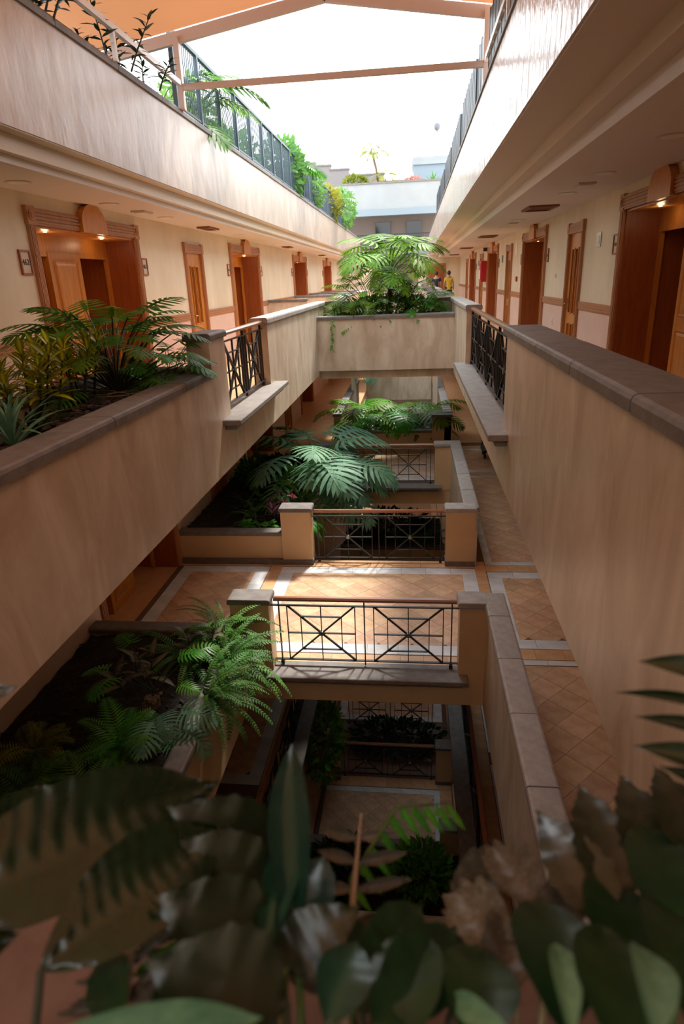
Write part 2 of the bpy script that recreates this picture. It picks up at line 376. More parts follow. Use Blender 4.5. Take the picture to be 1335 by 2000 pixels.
def soilbed(name, label, x0, x1, y0, y1, z, n=40, amp=.035, seed=0):
    b = MB(); nx = max(4, int((x1 - x0) / .07)); ny = max(4, int((y1 - y0) / .07)); g = []
    for j in range(ny + 1):
        g.append([b.vert((x0 + (x1 - x0) * i / nx, y0 + (y1 - y0) * j / ny, z + amp * noise.noise(Vector((i * .35 + seed, j * .35, seed))) + amp * .6 * noise.noise(Vector((i * 1.3, j * 1.3 + seed, 2))))) for i in range(nx + 1)])
    for j in range(ny):
        for i in range(nx): b.face((g[j][i], g[j][i + 1], g[j + 1][i + 1], g[j + 1][i]))
    rr = random.Random(seed)
    for k in range(n):                                              # bark chips
        c = Vector((rr.uniform(x0, x1), rr.uniform(y0, y1), z + .012)); s = rr.uniform(.012, .028)
        q = Matrix.Rotation(rr.uniform(0, 6.3), 3, 'Z') @ Matrix.Rotation(rr.uniform(-.5, .5), 3, 'X')
        p = [c + q @ Vector(u) for u in ((-s * 1.6, -s * .6, 0), (s * 1.6, -s * .7, 0), (s * 1.3, s * .6, .004), (-s * 1.5, s * .5, .006))]
        p2 = [u + Vector((0, 0, .008)) for u in p]; A = [b.vert(u) for u in p]; B = [b.vert(u) for u in p2]
        b.face(B, 1)
        for i in range(4): b.face((A[i], A[(i + 1) % 4], B[(i + 1) % 4], B[i]), 1)
    o = b.build(name, ['soil', 'chip']); tag(o, label, 'soil', kind='stuff'); return o
soilbed('planter_soil', 'dark soil and bark chips in the top floor left planter', -3.11, XL - .23, -1.4, 6.44, -.95, 2600, seed=1)
soilbed('planter_soil', 'dark soil in the planter bridging the atrium', XL + .01, XR - .01, 14.09, 15.24, -.86, 300, seed=2)

soilbed('planter_soil', 'soil of the roof terrace planter along the left fascia', -4.9, -3.28, -2.4, 36, 2.12, 0, seed=9)
# near cross planter in front of the eye
nc = parapet('wall_cross_planter', 'planter wall directly below the viewer with a reddish stone rim', XL, XR, .45, .60, -1.95, -.86, 'stucco', 'stone_pink', axis='x', length=1.4, over=.045)
parapet('wall_cross_planter_back', 'inner rim of the planter below the viewer', XL, XR, -.30, -.18, -1.95, -.86, 'stucco', 'stone_pink', axis='x')
soilbed('planter_soil', 'dark soil in the planter directly below the viewer', XL + .01, XR - .01, -.17, .44, -.95, 150, seed=3)
struct(MB().box(XL, XR, -2.5, .5, F4 - .32, F4 - .02).build('floor', 'tile_band'), 'bridge floor the viewer stands on', 'floor')

# top floor: transverse planter ends along the left corridor and further right parapets
for k, (y, xa) in enumerate(((18.4, -2.95), (22.6, -2.75), (26.0, -2.5), (29.4, -2.4))):
    parapet('wall_left_planter_end', f'low end wall of the {["second", "third", "fourth", "fifth"][k]} left planter on the top floor', WL, xa, y, y + .22, F4, CT4, 'stucco', 'stone', axis='x', length=2.2)
for k, (a, b_) in enumerate(((18.3, 22.2), (25.6, 29.9), (32.4, 36.2))):
    parapet('wall_right_parapet', f'{["second", "third", "fourth"][k]} far parapet along the right corridor', XR, XR + .22, a, b_, -1.95, CT4, 'stucco', 'stone_pale')
    pillar('pillar', f'pillar at the {["second", "third", "fourth"][k]} far right parapet', .46, XR, b_ - .25, b_, F4, CT4, 'stucco')
    pillar('pillar', f'near pillar at the {["second", "third", "fourth"][k]} far right parapet', .46, XR, a, a + .25, F4, CT4, 'stucco')
    parapet('wall_left_parapet', f'{["second", "third", "fourth"][k]} far parapet along the left side', XL - .22, XL, a, b_, -1.95, CT4, 'stucco', 'stone_pale')
    parapet('wall_cross_planter', f'{["second", "third", "fourth"][k]} bridging planter on the top floor', XL, XR, b_ - .2, b_, -1.87, -.72, 'stucco', 'stone', axis='x')
    struct(MB().box(XL, XR, b_ - .2, b_ + 3, F4 - .32, F4 - .02).build('floor', 'tile_band'), f'{["second", "third", "fourth"][k]} far bridge floor', 'floor')

# --- third floor
CT3 = F3 + 1.055
def lower_parapet(name, label, x0, x1, y0, y1, zt, m='stucco', cm='stone_pale', **k): return parapet(name, label, x0, x1, y0, y1, zt - 1.44, zt, m, cm, **k)
p3a = lower_parapet('wall_right_parapet', 'third floor right-hand parapet nearest the viewer with pale stone coping', XR, XR + .20, -1, 6.85, CT3, length=.84, start=.58, over=.025)
p3b = lower_parapet('wall_right_parapet', 'third floor right-hand parapet beyond the first landing', XR, XR + .20, 9.82, 14.37, CT3, cm='stone_pale')
p3c = lower_parapet('wall_right_parapet', 'third floor right-hand parapet beyond the second landing', XR, XR + .20, 17.3, 24, CT3)
pillar('pillar', 'ochre pillar at the right end of the near landing railing', .55, XR, 6.60, 6.86, F3 - .06, CT3, cm='stone_pale')
pillar('pillar', 'ochre pillar at the right end of the far landing railing', .55, XR + .16, 9.79, 10.04, F3, CT3 + .004, cm='stone_pale', skirt=F3)
pillar('pillar', 'ochre pillar at the left end of the near landing railing', -2.22, -1.74, 6.59, 6.83, F3 - .06, CT3, cm='stone')
pillar('pillar', 'ochre pillar at the left end of the far landing railing', -2.24, -1.72, 9.80, 10.06, F3, CT3, cm='stone', skirt=F3)
pillar('pillar', 'ochre pillar right of the second landing railing', .50, XR, 14.09, 14.35, F3 - .06, CT3, cm='stone_pale')
pillar('pillar', 'ochre pillar left of the second landing railing', -2.24, -1.74, 14.09, 14.35, F3 - .06, CT3, cm='stone')
pillar('pillar', 'ochre pillar right of the far third floor planter', .53, 1.04, 17.3, 17.56, F3, CT3 + .003, cm='stone')
# planters on the third floor
z3 = F3 + .60
w = parapet('wall_left_planter', 'low ochre wall of the planter beyond the landing', WL, -2.24, 9.86, 10.04, F3, z3, 'stucco_ochre', 'stone', axis='x', length=1.9)
MB().box(WL, -1.72, 9.78, 9.88, F3, F3 + .10).build('skirting', 'stone', w)
parapet('wall_left_planter', 'low planter wall on the near side of the landing', WL, -2.22, 6.60, 6.78, F3, z3, 'stucco_ochre', 'stone', axis='x', length=1.9)
parapet('wall_left_planter', 'third floor planter wall along the atrium nearest the viewer', XL - .16, XL, -1, 6.60, -5.0, z3, 'stucco_ochre', 'stone', length=1.5)
parapet('wall_left_planter', 'third floor planter wall along the atrium beyond the landing', XL - .16, XL, 10.06, 14.1, -5.0, z3, 'stucco_ochre', 'stone', length=1.5)
parapet('wall_left_planter', 'far end wall of the second third-floor planter', WL, -2.24, 14.1, 14.28, F3, z3, 'stucco_ochre', 'stone', axis='x', length=1.9)
soilbed('planter_soil', 'black soil in the near third floor planter', WL + .02, XL - .17, 0.5, 6.59, F3 + .50, 700, seed=4)
soilbed('planter_soil', 'black soil in the third floor planter beyond the landing', WL + .02, XL - .17, 10.05, 14.09, F3 + .50, 300, seed=5)
parapet('wall_cross_planter', 'far cross planter wall on the third floor', XL, .53, 17.42, 17.6, F3, z3, 'stucco_ochre', 'stone', axis='x', length=1.6)
soilbed('planter_soil', 'soil of the far cross planter on the third floor', XL + .01, XR - .01, 17.61, 20.39, F3 + .45, 200, seed=6)
wall_box('wall_cross_planter_back', XL, XR, 20.4, 20.6, F3 - .4, F3 + .62, 'stucco', 'back wall of the far cross planter on the third floor')
wall_box('wall_cross_far', -1.62, .62, 22.0, 22.2, -4.0, -2.95, 'stucco', 'tan cross wall seen under the top floor bridge')
for x0, lab in ((-2.1, 'left'), (.66, 'right')):
    wall_box('pillar', x0, x0 + .16, 21.6, 21.8, -4.63, -1.9, 'cream_trim', f'slim cream post on the {lab} of the far third floor void')
lp = parapet('wall_left_parapet', 'third floor left parapet past the second landing', XL - .2, XL, 17.6, 24, -5.0, CT3, 'stucco', 'stone')
# landings (bridges) of the third floor
def bridge(F, y0, y1, label, front=True, m='stucco_ochre', zb=None, x0=XL, x1=XR):
    o = struct(MB().box(x0, x1, y0 + .04, y1 - .02, F - .30, F - .012).build('floor', 'grout'), label, 'floor')
    w = wall_box('wall_bridge_edge', x0, x1, y0, y0 + .16, zb if zb is not None else F - .40, F - .06, m, 'ochre edge wall of the ' + label)
    return o, w
br3, be3 = bridge(F3, 6.61, 10.0, 'third floor landing', zb=-5.02)
br3b, be3b = bridge(F3, 14.1, 17.45, 'second landing of the third floor')
sill(be3, 'x', -1.86, .66, 6.43, 6.80, F3 + .06, 'stone')
sill(be3b, 'x', -1.86, .66, 13.92, 14.28, F3 + .06, 'stone')
wall_box('wall_bridge_edge', XL, XR, 9.84, 10.0, F3 - .4, F3 - .01, 'stucco_ochre', 'far edge wall of the third floor landing')

# --- second floor: side railings along the atrium
for xs, xe, s, lab in ((XR, XR + .2, -1, 'right'), (XL - .2, XL, 1, 'left')):
    w = wall_box('wall_' + lab + '_edge', xs, xe, -1, 24, F2 - .40, F2 - .02, 'stucco', f'second floor slab edge on the {lab}')
    sill(w, 'y', 2.0, 13.5, (xs + xe) / 2 + s * (.30), (xs + xe) / 2 - s * .1, F2 + .05, 'stone')
# second floor planter that crosses the atrium, seen between the third floor landings
struct(MB().box(XL, XR, 16.3, 19.2, F2 - .4, F2 - .02).build('floor', 'grout'), 'bridge floor of the second floor planter', 'floor')
parapet('wall_cross_planter', 'ochre planter wall crossing the atrium on the second floor', XL, XR, 16.3, 16.48, F2 - .4, F2 + .62, 'stucco_ochre', 'stone', axis='x')
soilbed('planter_soil', 'soil of the second floor cross planter', XL + .01, XR - .01, 16.49, 19.0, F2 + .45, 60, seed=12)
# --- first floor landing far below
CT1 = F1 + 1.055
br1, be1 = bridge(F1, 9.15, 11.6, 'first floor landing')
br1b, be1b = bridge(F1, 13.2, 16.4, 'second landing of the first floor')
sill(be1b, 'x', -1.86, .72, 13.0, 13.4, F1 + .06, 'stone')
for x0, x1, y0, y1, lab in ((.52, XR, 11.35, 11.6, 'right of the far railing'), (-2.14, -1.66, 11.35, 11.6, 'left of the far railing'), (.52, XR, 9.15, 9.4, 'right of the near planter')):
    pillar('pillar', f'ochre pillar on the first floor landing {lab}', x0, x1, y0, y1, F1 - .05, CT1, cm='stone', skirt=F1)
parapet('wall_cross_planter', 'low planter wall at the near edge of the first floor landing', XL, .52, 9.15, 9.32, F1, F1 + .55, 'stucco_ochre', 'stone', axis='x')
wall_box('wall_cross_planter', XL, XR, 7.6, 7.75, F1 - .4, F1 + .6, 'stucco_ochre', 'outer wall of the first floor planter')
soilbed('planter_soil', 'soil in the first floor planter', XL + .01, XR - .01, 7.76, 9.14, F1 + .42, 60, seed=8)
struct(MB().box(XL, XR, 7.6, 9.2, F1 - .3, F1).build('floor', 'grout'), 'bottom of the first floor planter', 'floor')
struct(MB().box(XL, XR, 11.6, 13.2, F1 - .3, F1 - .02).build('floor', 'grout'), 'bottom of the first floor planting bed behind the railing', 'floor')
for x0, lab in ((XR, 'right'), (XL - .2, 'left')):
    lower_parapet(f'wall_{lab}_parapet', f'first floor {lab} parapet nearest the viewer', x0, x0 + .2, -1, 9.3, CT1, cm='stone')
    lower_parapet(f'wall_{lab}_parapet', f'first floor {lab} parapet beyond the landing', x0, x0 + .2, 11.4, 13.4, CT1, cm='stone')

# --- corridor walls with openings for the doors
DW = 2.62; DH = 2.30
def wall_sheet(name, label, x, F, zc, y0, y1, holes, rail=True, facing=1):
    ys = sorted({y0, y1} | {h for a, b_, t in holes for h in (a, b_)}); zr = F + 1.03
    zs = sorted({F, zr, zc} | {F + t for a, b_, t in holes})
    b = MB(); g = {(i, j): b.vert((x, y, z)) for i, y in enumerate(ys) for j, z in enumerate(zs)}
    for i in range(len(ys) - 1):
        for j in range(len(zs) - 1):
            ym, zm = (ys[i] + ys[i + 1]) / 2, (zs[j] + zs[j + 1]) / 2
            if any(a < ym < b_ and zm < F + t for a, b_, t in holes): continue
            q = (g[i, j], g[i + 1, j], g[i + 1, j + 1], g[i, j + 1])
            b.face(q if facing < 0 else q[::-1], 1 if (rail and zm < zr) else 0)
    o = struct(b.build(name, ['wall_cream', 'wall_pink']), label, 'wall')
    if rail:
        edges = sorted([(a - .13, b_ + .13) for a, b_, t in holes]); s = y0
        for a, e in edges + [(y1, y1)]:
            if a - s > .1:
                c = MB().box(x, x + facing * .022, s, a, zr - .085, zr + .035) if facing > 0 else MB().box(x + facing * .022, x, s, a, zr - .085, zr + .035)
                for k in range(3):
                    z = zr - .07 + k * .034
                    xx = sorted((x + facing * .022, x + facing * .030)); c.box(xx[0], xx[1], s, a, z, z + .017)
                c.build('chair_rail', 'wood_trim', o)
            s = e
    return o
dl = [8.38, 16.28, 24.2, 31.95]; dr = [7.70, 15.38, 23.0, 30.5]
nl = [12.33]; nr = [11.5, 19.1, 26.6, 33.6]
def holes(ds, ns): return [(c - DW / 2, c + DW / 2, 2.21) for c in ds] + [(c - .42, c + .42, 2.10) for c in ns]
wall_sheet('wall_left', 'cream left-hand corridor wall of the top floor with pink dado', WL, F4, CEL + .01, -2.5, YE, holes(dl, nl), facing=1)
wall_sheet('wall_right', 'cream right-hand corridor wall of the top floor with pink dado', WR, F4, CER + .01, -2.5, YE, holes(dr, nr), facing=-1)
wall_sheet('wall_left', 'left-hand corridor wall of the third floor', WL, F3, F4 - .2, -2.5, YE, holes(dl, nl + [20.2]), facing=1)
wall_sheet('wall_right', 'right-hand corridor wall of the third floor', WR, F3, F4 - .2, -2.5, YE, [], facing=-1)
for F in (F2, F1):
    wall_sheet('wall_left', 'left-hand corridor wall of a lower floor', WL, F, F + 2.9, -2.5, YE, [], facing=1)
    wall_sheet('wall_right', 'right-hand corridor wall of a lower floor', WR, F, F + 2.9, -2.5, YE, [], facing=-1)
wall_box('wall_left_light_block', WL - 1.3, WL - 1.0, -3, YE, F0, F5, 'wall_cream', 'unseen wall added behind the left-hand doors to block outside light')  # unseen pair of walls, added so no sky light leaks in behind the doors
wall_box('wall_right_light_block', WR + 1.0, WR + 1.3, -3, YE, F0, F5, 'wall_cream', 'unseen wall added behind the right-hand doors to block outside light')
wall_box('wall_back', WL - 1, WR + 1, -3.2, -3.0, F0, 3.0, 'wall_cream', 'wall closing the atrium behind the viewer')
wall_box('wall_end_lower', WL - 1, WR + 1, YE, YE + .3, F0, F4, 'stucco', 'wall closing the lower atrium at the far end')

# --- floor pattern of the third floor: every tile a piece of its own
GAP = .004
def clip(poly, x0, x1, y0, y1):
    for ax, lim, s in ((0, x0, 1), (0, x1, -1), (1, y0, 1), (1, y1, -1)):
        out = []
        for i, p in enumerate(poly):
            q = poly[(i + 1) % len(poly)]; a, c = s * (p[ax] - lim), s * (q[ax] - lim)
            if a >= 0: out.append(p)
            if (a >= 0) != (c >= 0):
                t = a / (a - c); out.append((p[0] + t * (q[0] - p[0]), p[1] + t * (q[1] - p[1])))
        poly = out
        if len(poly) < 3: return []
    return poly
def slab_piece(pts, z0, z1):
    b = MB(); A = [b.vert((x, y, z0)) for x, y in pts]; B = [b.vert((x, y, z1)) for x, y in pts]; n = len(pts)
    b.face(B); [b.face((A[i], A[(i + 1) % n], B[(i + 1) % n], B[i])) for i in range(n)]
    return b
FULL = {}
def diamonds(parent, x0, x1, y0, y1, z, d=.445, ox=1.765, oy=6.452, m='tile'):
    h = d / 2 - GAP * .7
    i0, i1, j0, j1 = int((x0 - ox) / d) - 2, int((x1 - ox) / d) + 2, int((y0 - oy) / d) - 2, int((y1 - oy) / d) + 2
    for half in (0, .5):
        for i in range(i0, i1 + 1):
            for j in range(j0, j1 + 1):
                cx, cy_ = ox + (i + half) * d, oy + (j + half + .5) * d
                poly = [(cx - h, cy_), (cx, cy_ - h), (cx + h, cy_), (cx, cy_ + h)]
                q = clip(poly, x0, x1, y0, y1)
                if len(q) < 3: continue
                area = abs(sum(a[0] * c[1] - c[0] * a[1] for a, c in zip(q, q[1:] + q[:1]))) / 2
                if area < .004: continue
                if len(q) == 4 and abs(area - 2 * h * h) < 1e-6:
                    if m not in FULL: FULL[m] = slab_piece([(-h, 0), (0, -h), (h, 0), (0, h)], -.012, 0).mesh('floor_tile', [m])
                    o = link('floor_tile', FULL[m], parent); o.location = (cx, cy_, z + R.uniform(-.0006, .0006))
                else:
                    ax_ = sum(p[0] for p in q) / len(q); ay_ = sum(p[1] for p in q) / len(q)
                    o = slab_piece([(a - ax_, c - ay_) for a, c in q], -.012, 0).build('floor_tile', m, parent); o.location = (ax_, ay_, z)
STR = {}
def strip(parent, x0, x1, y0, y1, z, L, m, name, axis):
    n = max(1, round((x1 - x0 if axis == 'x' else y1 - y0) / L)); step = (x1 - x0 if axis == 'x' else y1 - y0) / n
    w, d = (step, y1 - y0) if axis == 'x' else (x1 - x0, step); key = (round(w, 3), round(d, 3), m)
    if key not in STR:
        a, c = w / 2 - GAP / 2, d / 2 - GAP / 2
        STR[key] = slab_piece([(-a, -c), (a, -c), (a, c), (-a, c)], -.012, 0).mesh(name, [m])
    for k in range(n):
        o = link(name, STR[key], parent)
        o.location = (x0 + (k + .5) * step, (y0 + y1) / 2, z) if axis == 'x' else ((x0 + x1) / 2, y0 + (k + .5) * step, z)
def framed(parent, x0, x1, y0, y1, z, b=.21, sides='lrfn', L=.42):
    """marble frame round a panel of diamond tiles"""
    xa, xb, ya, yb = x0 + (b if 'l' in sides else 0), x1 - (b if 'r' in sides else 0), y0 + (b if 'n' in sides else 0), y1 - (b if 'f' in sides else 0)
    if 'n' in sides: strip(parent, x0, x1, y0, ya, z, L, 'marble', 'border_tile', 'x')
    if 'f' in sides: strip(parent, x0, x1, yb, y1, z, L, 'marble', 'border_tile', 'x')
    if 'l' in sides: strip(parent, x0, xa, ya, yb, z, L, 'marble', 'border_tile', 'y')
    if 'r' in sides: strip(parent, xb, x1, ya, yb, z, L, 'marble', 'border_tile', 'y')
    diamonds(parent, xa, xb, ya, yb, z)
zt = F3 + .012
def tilebed(name, label, x0, x1, y0, y1, z): return struct(MB().box(x0, x1, y0, y1, z - .02, z - .006).build(name, 'grout'), label, 'floor')
tl = tilebed('floor', 'tiled landing of the third floor with marble borders', WL, 1.2, 6.72, 10.0, zt)
framed(tl, -2.24, 1.03, 7.08, 9.70, zt, .23)
strip(tl, -2.44, -2.24, 6.8, 9.72, zt, .3, 'tile_band', 'band_tile', 'y')
strip(tl, 1.03, 1.20, 6.8, 9.98, zt, .3, 'tile_band', 'band_tile', 'y')
strip(tl, WL, 1.03, 9.72, 9.98, zt, .3, 'tile_band', 'band_tile', 'x')
strip(tl, -2.24, 1.03, 6.76, 7.06, zt, .3, 'tile_band', 'band_tile', 'x')
framed(tl, WL + .1, -2.45, 6.95, 9.70, zt, .22)
tk = tilebed('floor', 'tiled right-hand corridor floor of the third floor', 1.06, WR, -.5, 18.3, zt)
diamonds(tk, 1.08, 2.35, 3.2, 6.90, zt)
strip(tk, 1.2, WR, 6.92, 7.03, zt, .42, 'marble', 'border_tile', 'x')
strip(tk, 1.2, WR, 7.04, 7.28, zt, .33, 'tile_band', 'band_tile', 'x')
framed(tk, 1.21, WR + .2, 7.29, 9.58, zt, .22, 'lnf')
strip(tk, 1.2, WR, 9.59, 9.84, zt, .33, 'tile_band', 'band_tile', 'x')
framed(tk, 1.21, WR + .2, 9.85, 15.0, zt, .13, 'lnf')
strip(tk, 1.2, WR, 15.02, 15.25, zt, .33, 'tile_band', 'band_tile', 'x')
framed(tk, 1.21, WR + .2, 15.27, 17.6, zt, .2, 'lnf')
strip(tk, 1.2, WR, 17.62, 17.9, zt, .33, 'tile_band', 'band_tile', 'x')
tl2 = tilebed('floor', 'tiled second landing of the third floor', XL, 1.2, 14.2, 17.45, zt)
framed(tl2, -2.0, 1.03, 14.6, 17.1, zt, .23)
strip(tl2, -2.0, 1.03, 17.12, 17.42, zt, .3, 'tile_band', 'band_tile', 'x')
tl1 = tilebed('floor', 'tiled first floor landing far below', XL, XR, 9.3, 11.6, F1 + .012)
strip(tl1, XL, XR, 11.2, 11.5, F1 + .012, .3, 'tile_band', 'band_tile', 'x')
strip(tl1, .6, XR, 9.3, 11.2, F1 + .012, .3, 'tile_band', 'band_tile', 'y')
framed(tl1, XL + .1, .6, 9.35, 11.18, F1 + .012, .14, 'fr')
tl1b = tilebed('floor', 'tiled second landing of the first floor', XL, XR, 13.3, 16.4, F1 + .012)
framed(tl1b, XL + .1, XR - .1, 13.5, 16.0, F1 + .012, .2)
for x0, x1, side in ((WL, XL - .2, 'left'), (XR + .2, WR, 'right')):
    t2 = tilebed('floor', f'tiled {side} corridor floor of the second floor', x0, x1, 3.5, 13.5, F2 + .012)
    if side == 'left':
        framed(t2, -3.4, XL - .45, 7.9, 10.6, F2 + .012, .22); strip(t2, -3.4, XL - .45, 7.3, 7.6, F2 + .012, .42, 'marble', 'border_tile', 'x')
        diamonds(t2, -3.4, XL - .45, 4.5, 7.28, F2 + .012); strip(t2, XL - .44, XL - .22, 4.5, 10.8, F2 + .012, .3, 'tile_band', 'band_tile', 'y')
    else:
        strip(t2, XR + .22, XR + .42, 4.5, 12, F2 + .012, .3, 'tile_band', 'band_tile', 'y')
        framed(t2, XR + .43, 2.2, 5.6, 8.6, F2 + .012, .3); framed(t2, XR + .43, 2.2, 8.9, 12, F2 + .012, .3)
# top floor right corridor: the strip of floor seen behind the railing
t4 = tilebed('floor', 'tiled right-hand corridor floor of the top floor', XR + .3, WR, 6, 18.5, F4 + .012)
strip(t4, 1.5, 2.4, 9.0, 18.4, F4 + .012, .33, 'tile_band', 'band_tile', 'y')
strip(t4, 2.42, WR, 9.0, 18.4, F4 + .012, .42, 'marble', 'border_tile', 'y')

# ------------------------------------------------------------------ room door units: two doors in a panelled timber recess
def raised_panel(parent, x0, x1, z0, z1, y, name='panel', m='wood', dep=.02):
    b = MB(); o = .035
    a = [b.vert((x, y, z)) for x, z in ((x0, z0), (x1, z0), (x1, z1), (x0, z1))]
    c = [b.vert((x, y + dep, z)) for x, z in ((x0 + .012, z0 + .012), (x1 - .012, z0 + .012), (x1 - .012, z1 - .012), (x0 + .012, z1 - .012))]
    d = [b.vert((x, y + .003, z)) for x, z in ((x0 + o, z0 + o), (x1 - o, z0 + o), (x1 - o, z1 - o), (x0 + o, z1 - o))]
    e = [b.vert((x, y + .012, z)) for x, z in ((x0 + o + .03, z0 + o + .03), (x1 - o - .03, z0 + o + .03), (x1 - o - .03, z1 - o - .03), (x0 + o + .03, z1 - o - .03))]
    for A, B in ((a, c), (c, d), (d, e)):
        for i in range(4): j = (i + 1) % 4; b.face((A[j], A[i], B[i], B[j]))
    b.face(e[::-1])
    return b.build(name, m, parent)
def handle(parent, x, y, z, s=1):
    b = MB().box(x - .022, x + .022, y, y + .008, z - .11, z + .09)
    b.tube([(x, y, z), (x, y + .055, z), (x + s * .10, y + .06, z - .005)], .009, 6); b.sphere((x, y + .01, z - .06), .012, 6, 4)
    return b.build('door_handle', 'brass', parent)
def door_unit(loc, rz, label, lamps=True):
    t = thing('door_1', label, 'door', loc, rz, kind='structure'); W = DW / 2; T = .13
    for s in (-1, 1):
        xs = sorted((s * W, s * (W + T)))
        c = MB().box(xs[0], xs[1], -.02, .035, 0, 2.21).build('casing', 'wood_trim', t)
        f = MB()
        for k in range(4): x = xs[0] + .02 + k * .025; f.box(x, x + .014, .035, .045, .12, 2.2)
        f.build('fluting', 'wood_trim', c)
        r = MB().box(xs[0] - .012, xs[1] + .012, -.02, .05, 2.21, 2.40).build('corner_block', 'wood_trim', t)
        q = MB(); q.tube([(s * (W + T / 2), .05, 2.305), (s * (W + T / 2), .058, 2.305)], .055, 12); q.tube([(s * (W + T / 2), .058, 2.305), (s * (W + T / 2), .066, 2.305)], .028, 10)
        q.build('rosette', 'wood_trim', r)
        j = sorted((s * W, s * (W - .03)))
        MB().box(j[0], j[1], -.42, .0, 0, 2.21).build('jamb', 'wood_dark', t)
    l = MB().box(-W + .012, W - .012, -.02, .04, 2.215, 2.385).build('lintel', 'wood_trim', t)
    f = MB()
    for k in range(4): z = 2.235 + k * .036; f.box(-W + .012, W - .012, .04, .050, z, z + .022)
    f.build('fluting', 'wood_trim', l)
    pts = [(-.33, 2.20), (.33, 2.20)] + [(.33 * math.cos(a), 2.30 + .24 * math.sin(a)) for a in [PI * k / 14 for k in range(15)]]
    MB().prism(pts, 'y', -.01, .085).build('tympanum', 'wood', t)
    MB().box(-W, W, -.42, .0, 2.19, 2.215).build('soffit_board', 'wood', t)
    hd = MB().box(-W, W, -.48, -.42, 1.99, 2.20).build('head_panel', 'wood', t)
    # central pilaster and two door recesses
    c = MB().box(-.40, .40, -.48, -.40, 0, 1.99).build('central_panel', 'wood', t)
    raised_panel(c, -.29, .29, .98, 1.90, -.40); raised_panel(c, -.29, .29, .14, .84, -.40)
    for s in (-1, 1):
        a, b_ = sorted((s * .40, s * W))
        MB().box(*sorted((s * .40, s * .43)), -.86, -.46, 0, 1.99).build('jamb', 'wood_dark', t)
        MB().box(*sorted((s * (W - .03), s * W)), -.86, -.42, 0, 1.99).build('jamb', 'wood_dark', t)
        fr = MB(); fr.box(*sorted((s * (W - .10), s * (W - .03))), -.46, -.415, 0, 1.99); fr.box(a, b_, -.455, -.41, 1.94, 2.0)
        fr.build('architrave', 'wood', t)
        MB().box(a, b_, -.86, -.46, 1.985, 2.02).build('soffit_board', 'wood_dark', t)
        d = MB().box(a, b_, -.90, -.85, 0, 2.0).build('door_leaf', 'wood', t)
        raised_panel(d, a + .16, b_ - .16, .98, 1.86, -.85); raised_panel(d, a + .16, b_ - .16, .16, .84, -.85)
        handle(d, s * (W - .14), -.85, 1.0, -s)
        if lamps:
            p = MB(); p.tube([(s * .72, -.2, 2.186), (s * .72, -.2, 2.192)], .022, 10); p.build('spot_lamp', 'lamp_on', t)
    return t
m_, n_, l_, b_ = principled('lamp_on'); b_.inputs['Emission Color'].default_value = (1, .78, .5, 1); b_.inputs['Emission Strength'].default_value = 3.0; M['lamp_on'] = m_
u0 = door_unit((WL, dl[0], F4), -PI / 2, 'paired room doors in a carved timber surround beside the 462 plate')
remember(u0)
ordn = ['nearest', 'second', 'third', 'fourth']
for k, y in enumerate(dl[1:]): dup(u0, (WL, y, F4), -PI / 2, f'paired room doors with timber surround, {ordn[k + 1]} along the top floor left wall')
for k, y in enumerate(dr): dup(u0, (WR, y, F4), PI / 2, f'paired room doors with timber surround, {ordn[k]} along the top floor right wall')
for k, y in enumerate(dl[:3]): dup(u0, (WL, y, F3), -PI / 2, f'paired room doors with timber surround, {ordn[k]} along the third floor left wall')
for x, y, s in ((WL, dl[0], 1), (WL, dl[1], 1), (WR, dr[0], -1)):      # the small lamps in the lintel of the recess
    for q in (-.72, .72):
        ld = bpy.data.lights.new('spot_lamp_light', 'POINT'); ld.energy = 0.5; ld.color = (1, .72, .42); ld.shadow_soft_size = .04
        o = link('spot_lamp_light', ld); o.location = (x - s * .2, y + q, F4 + 2.12); o.rotation_euler = (0, 0, 0)

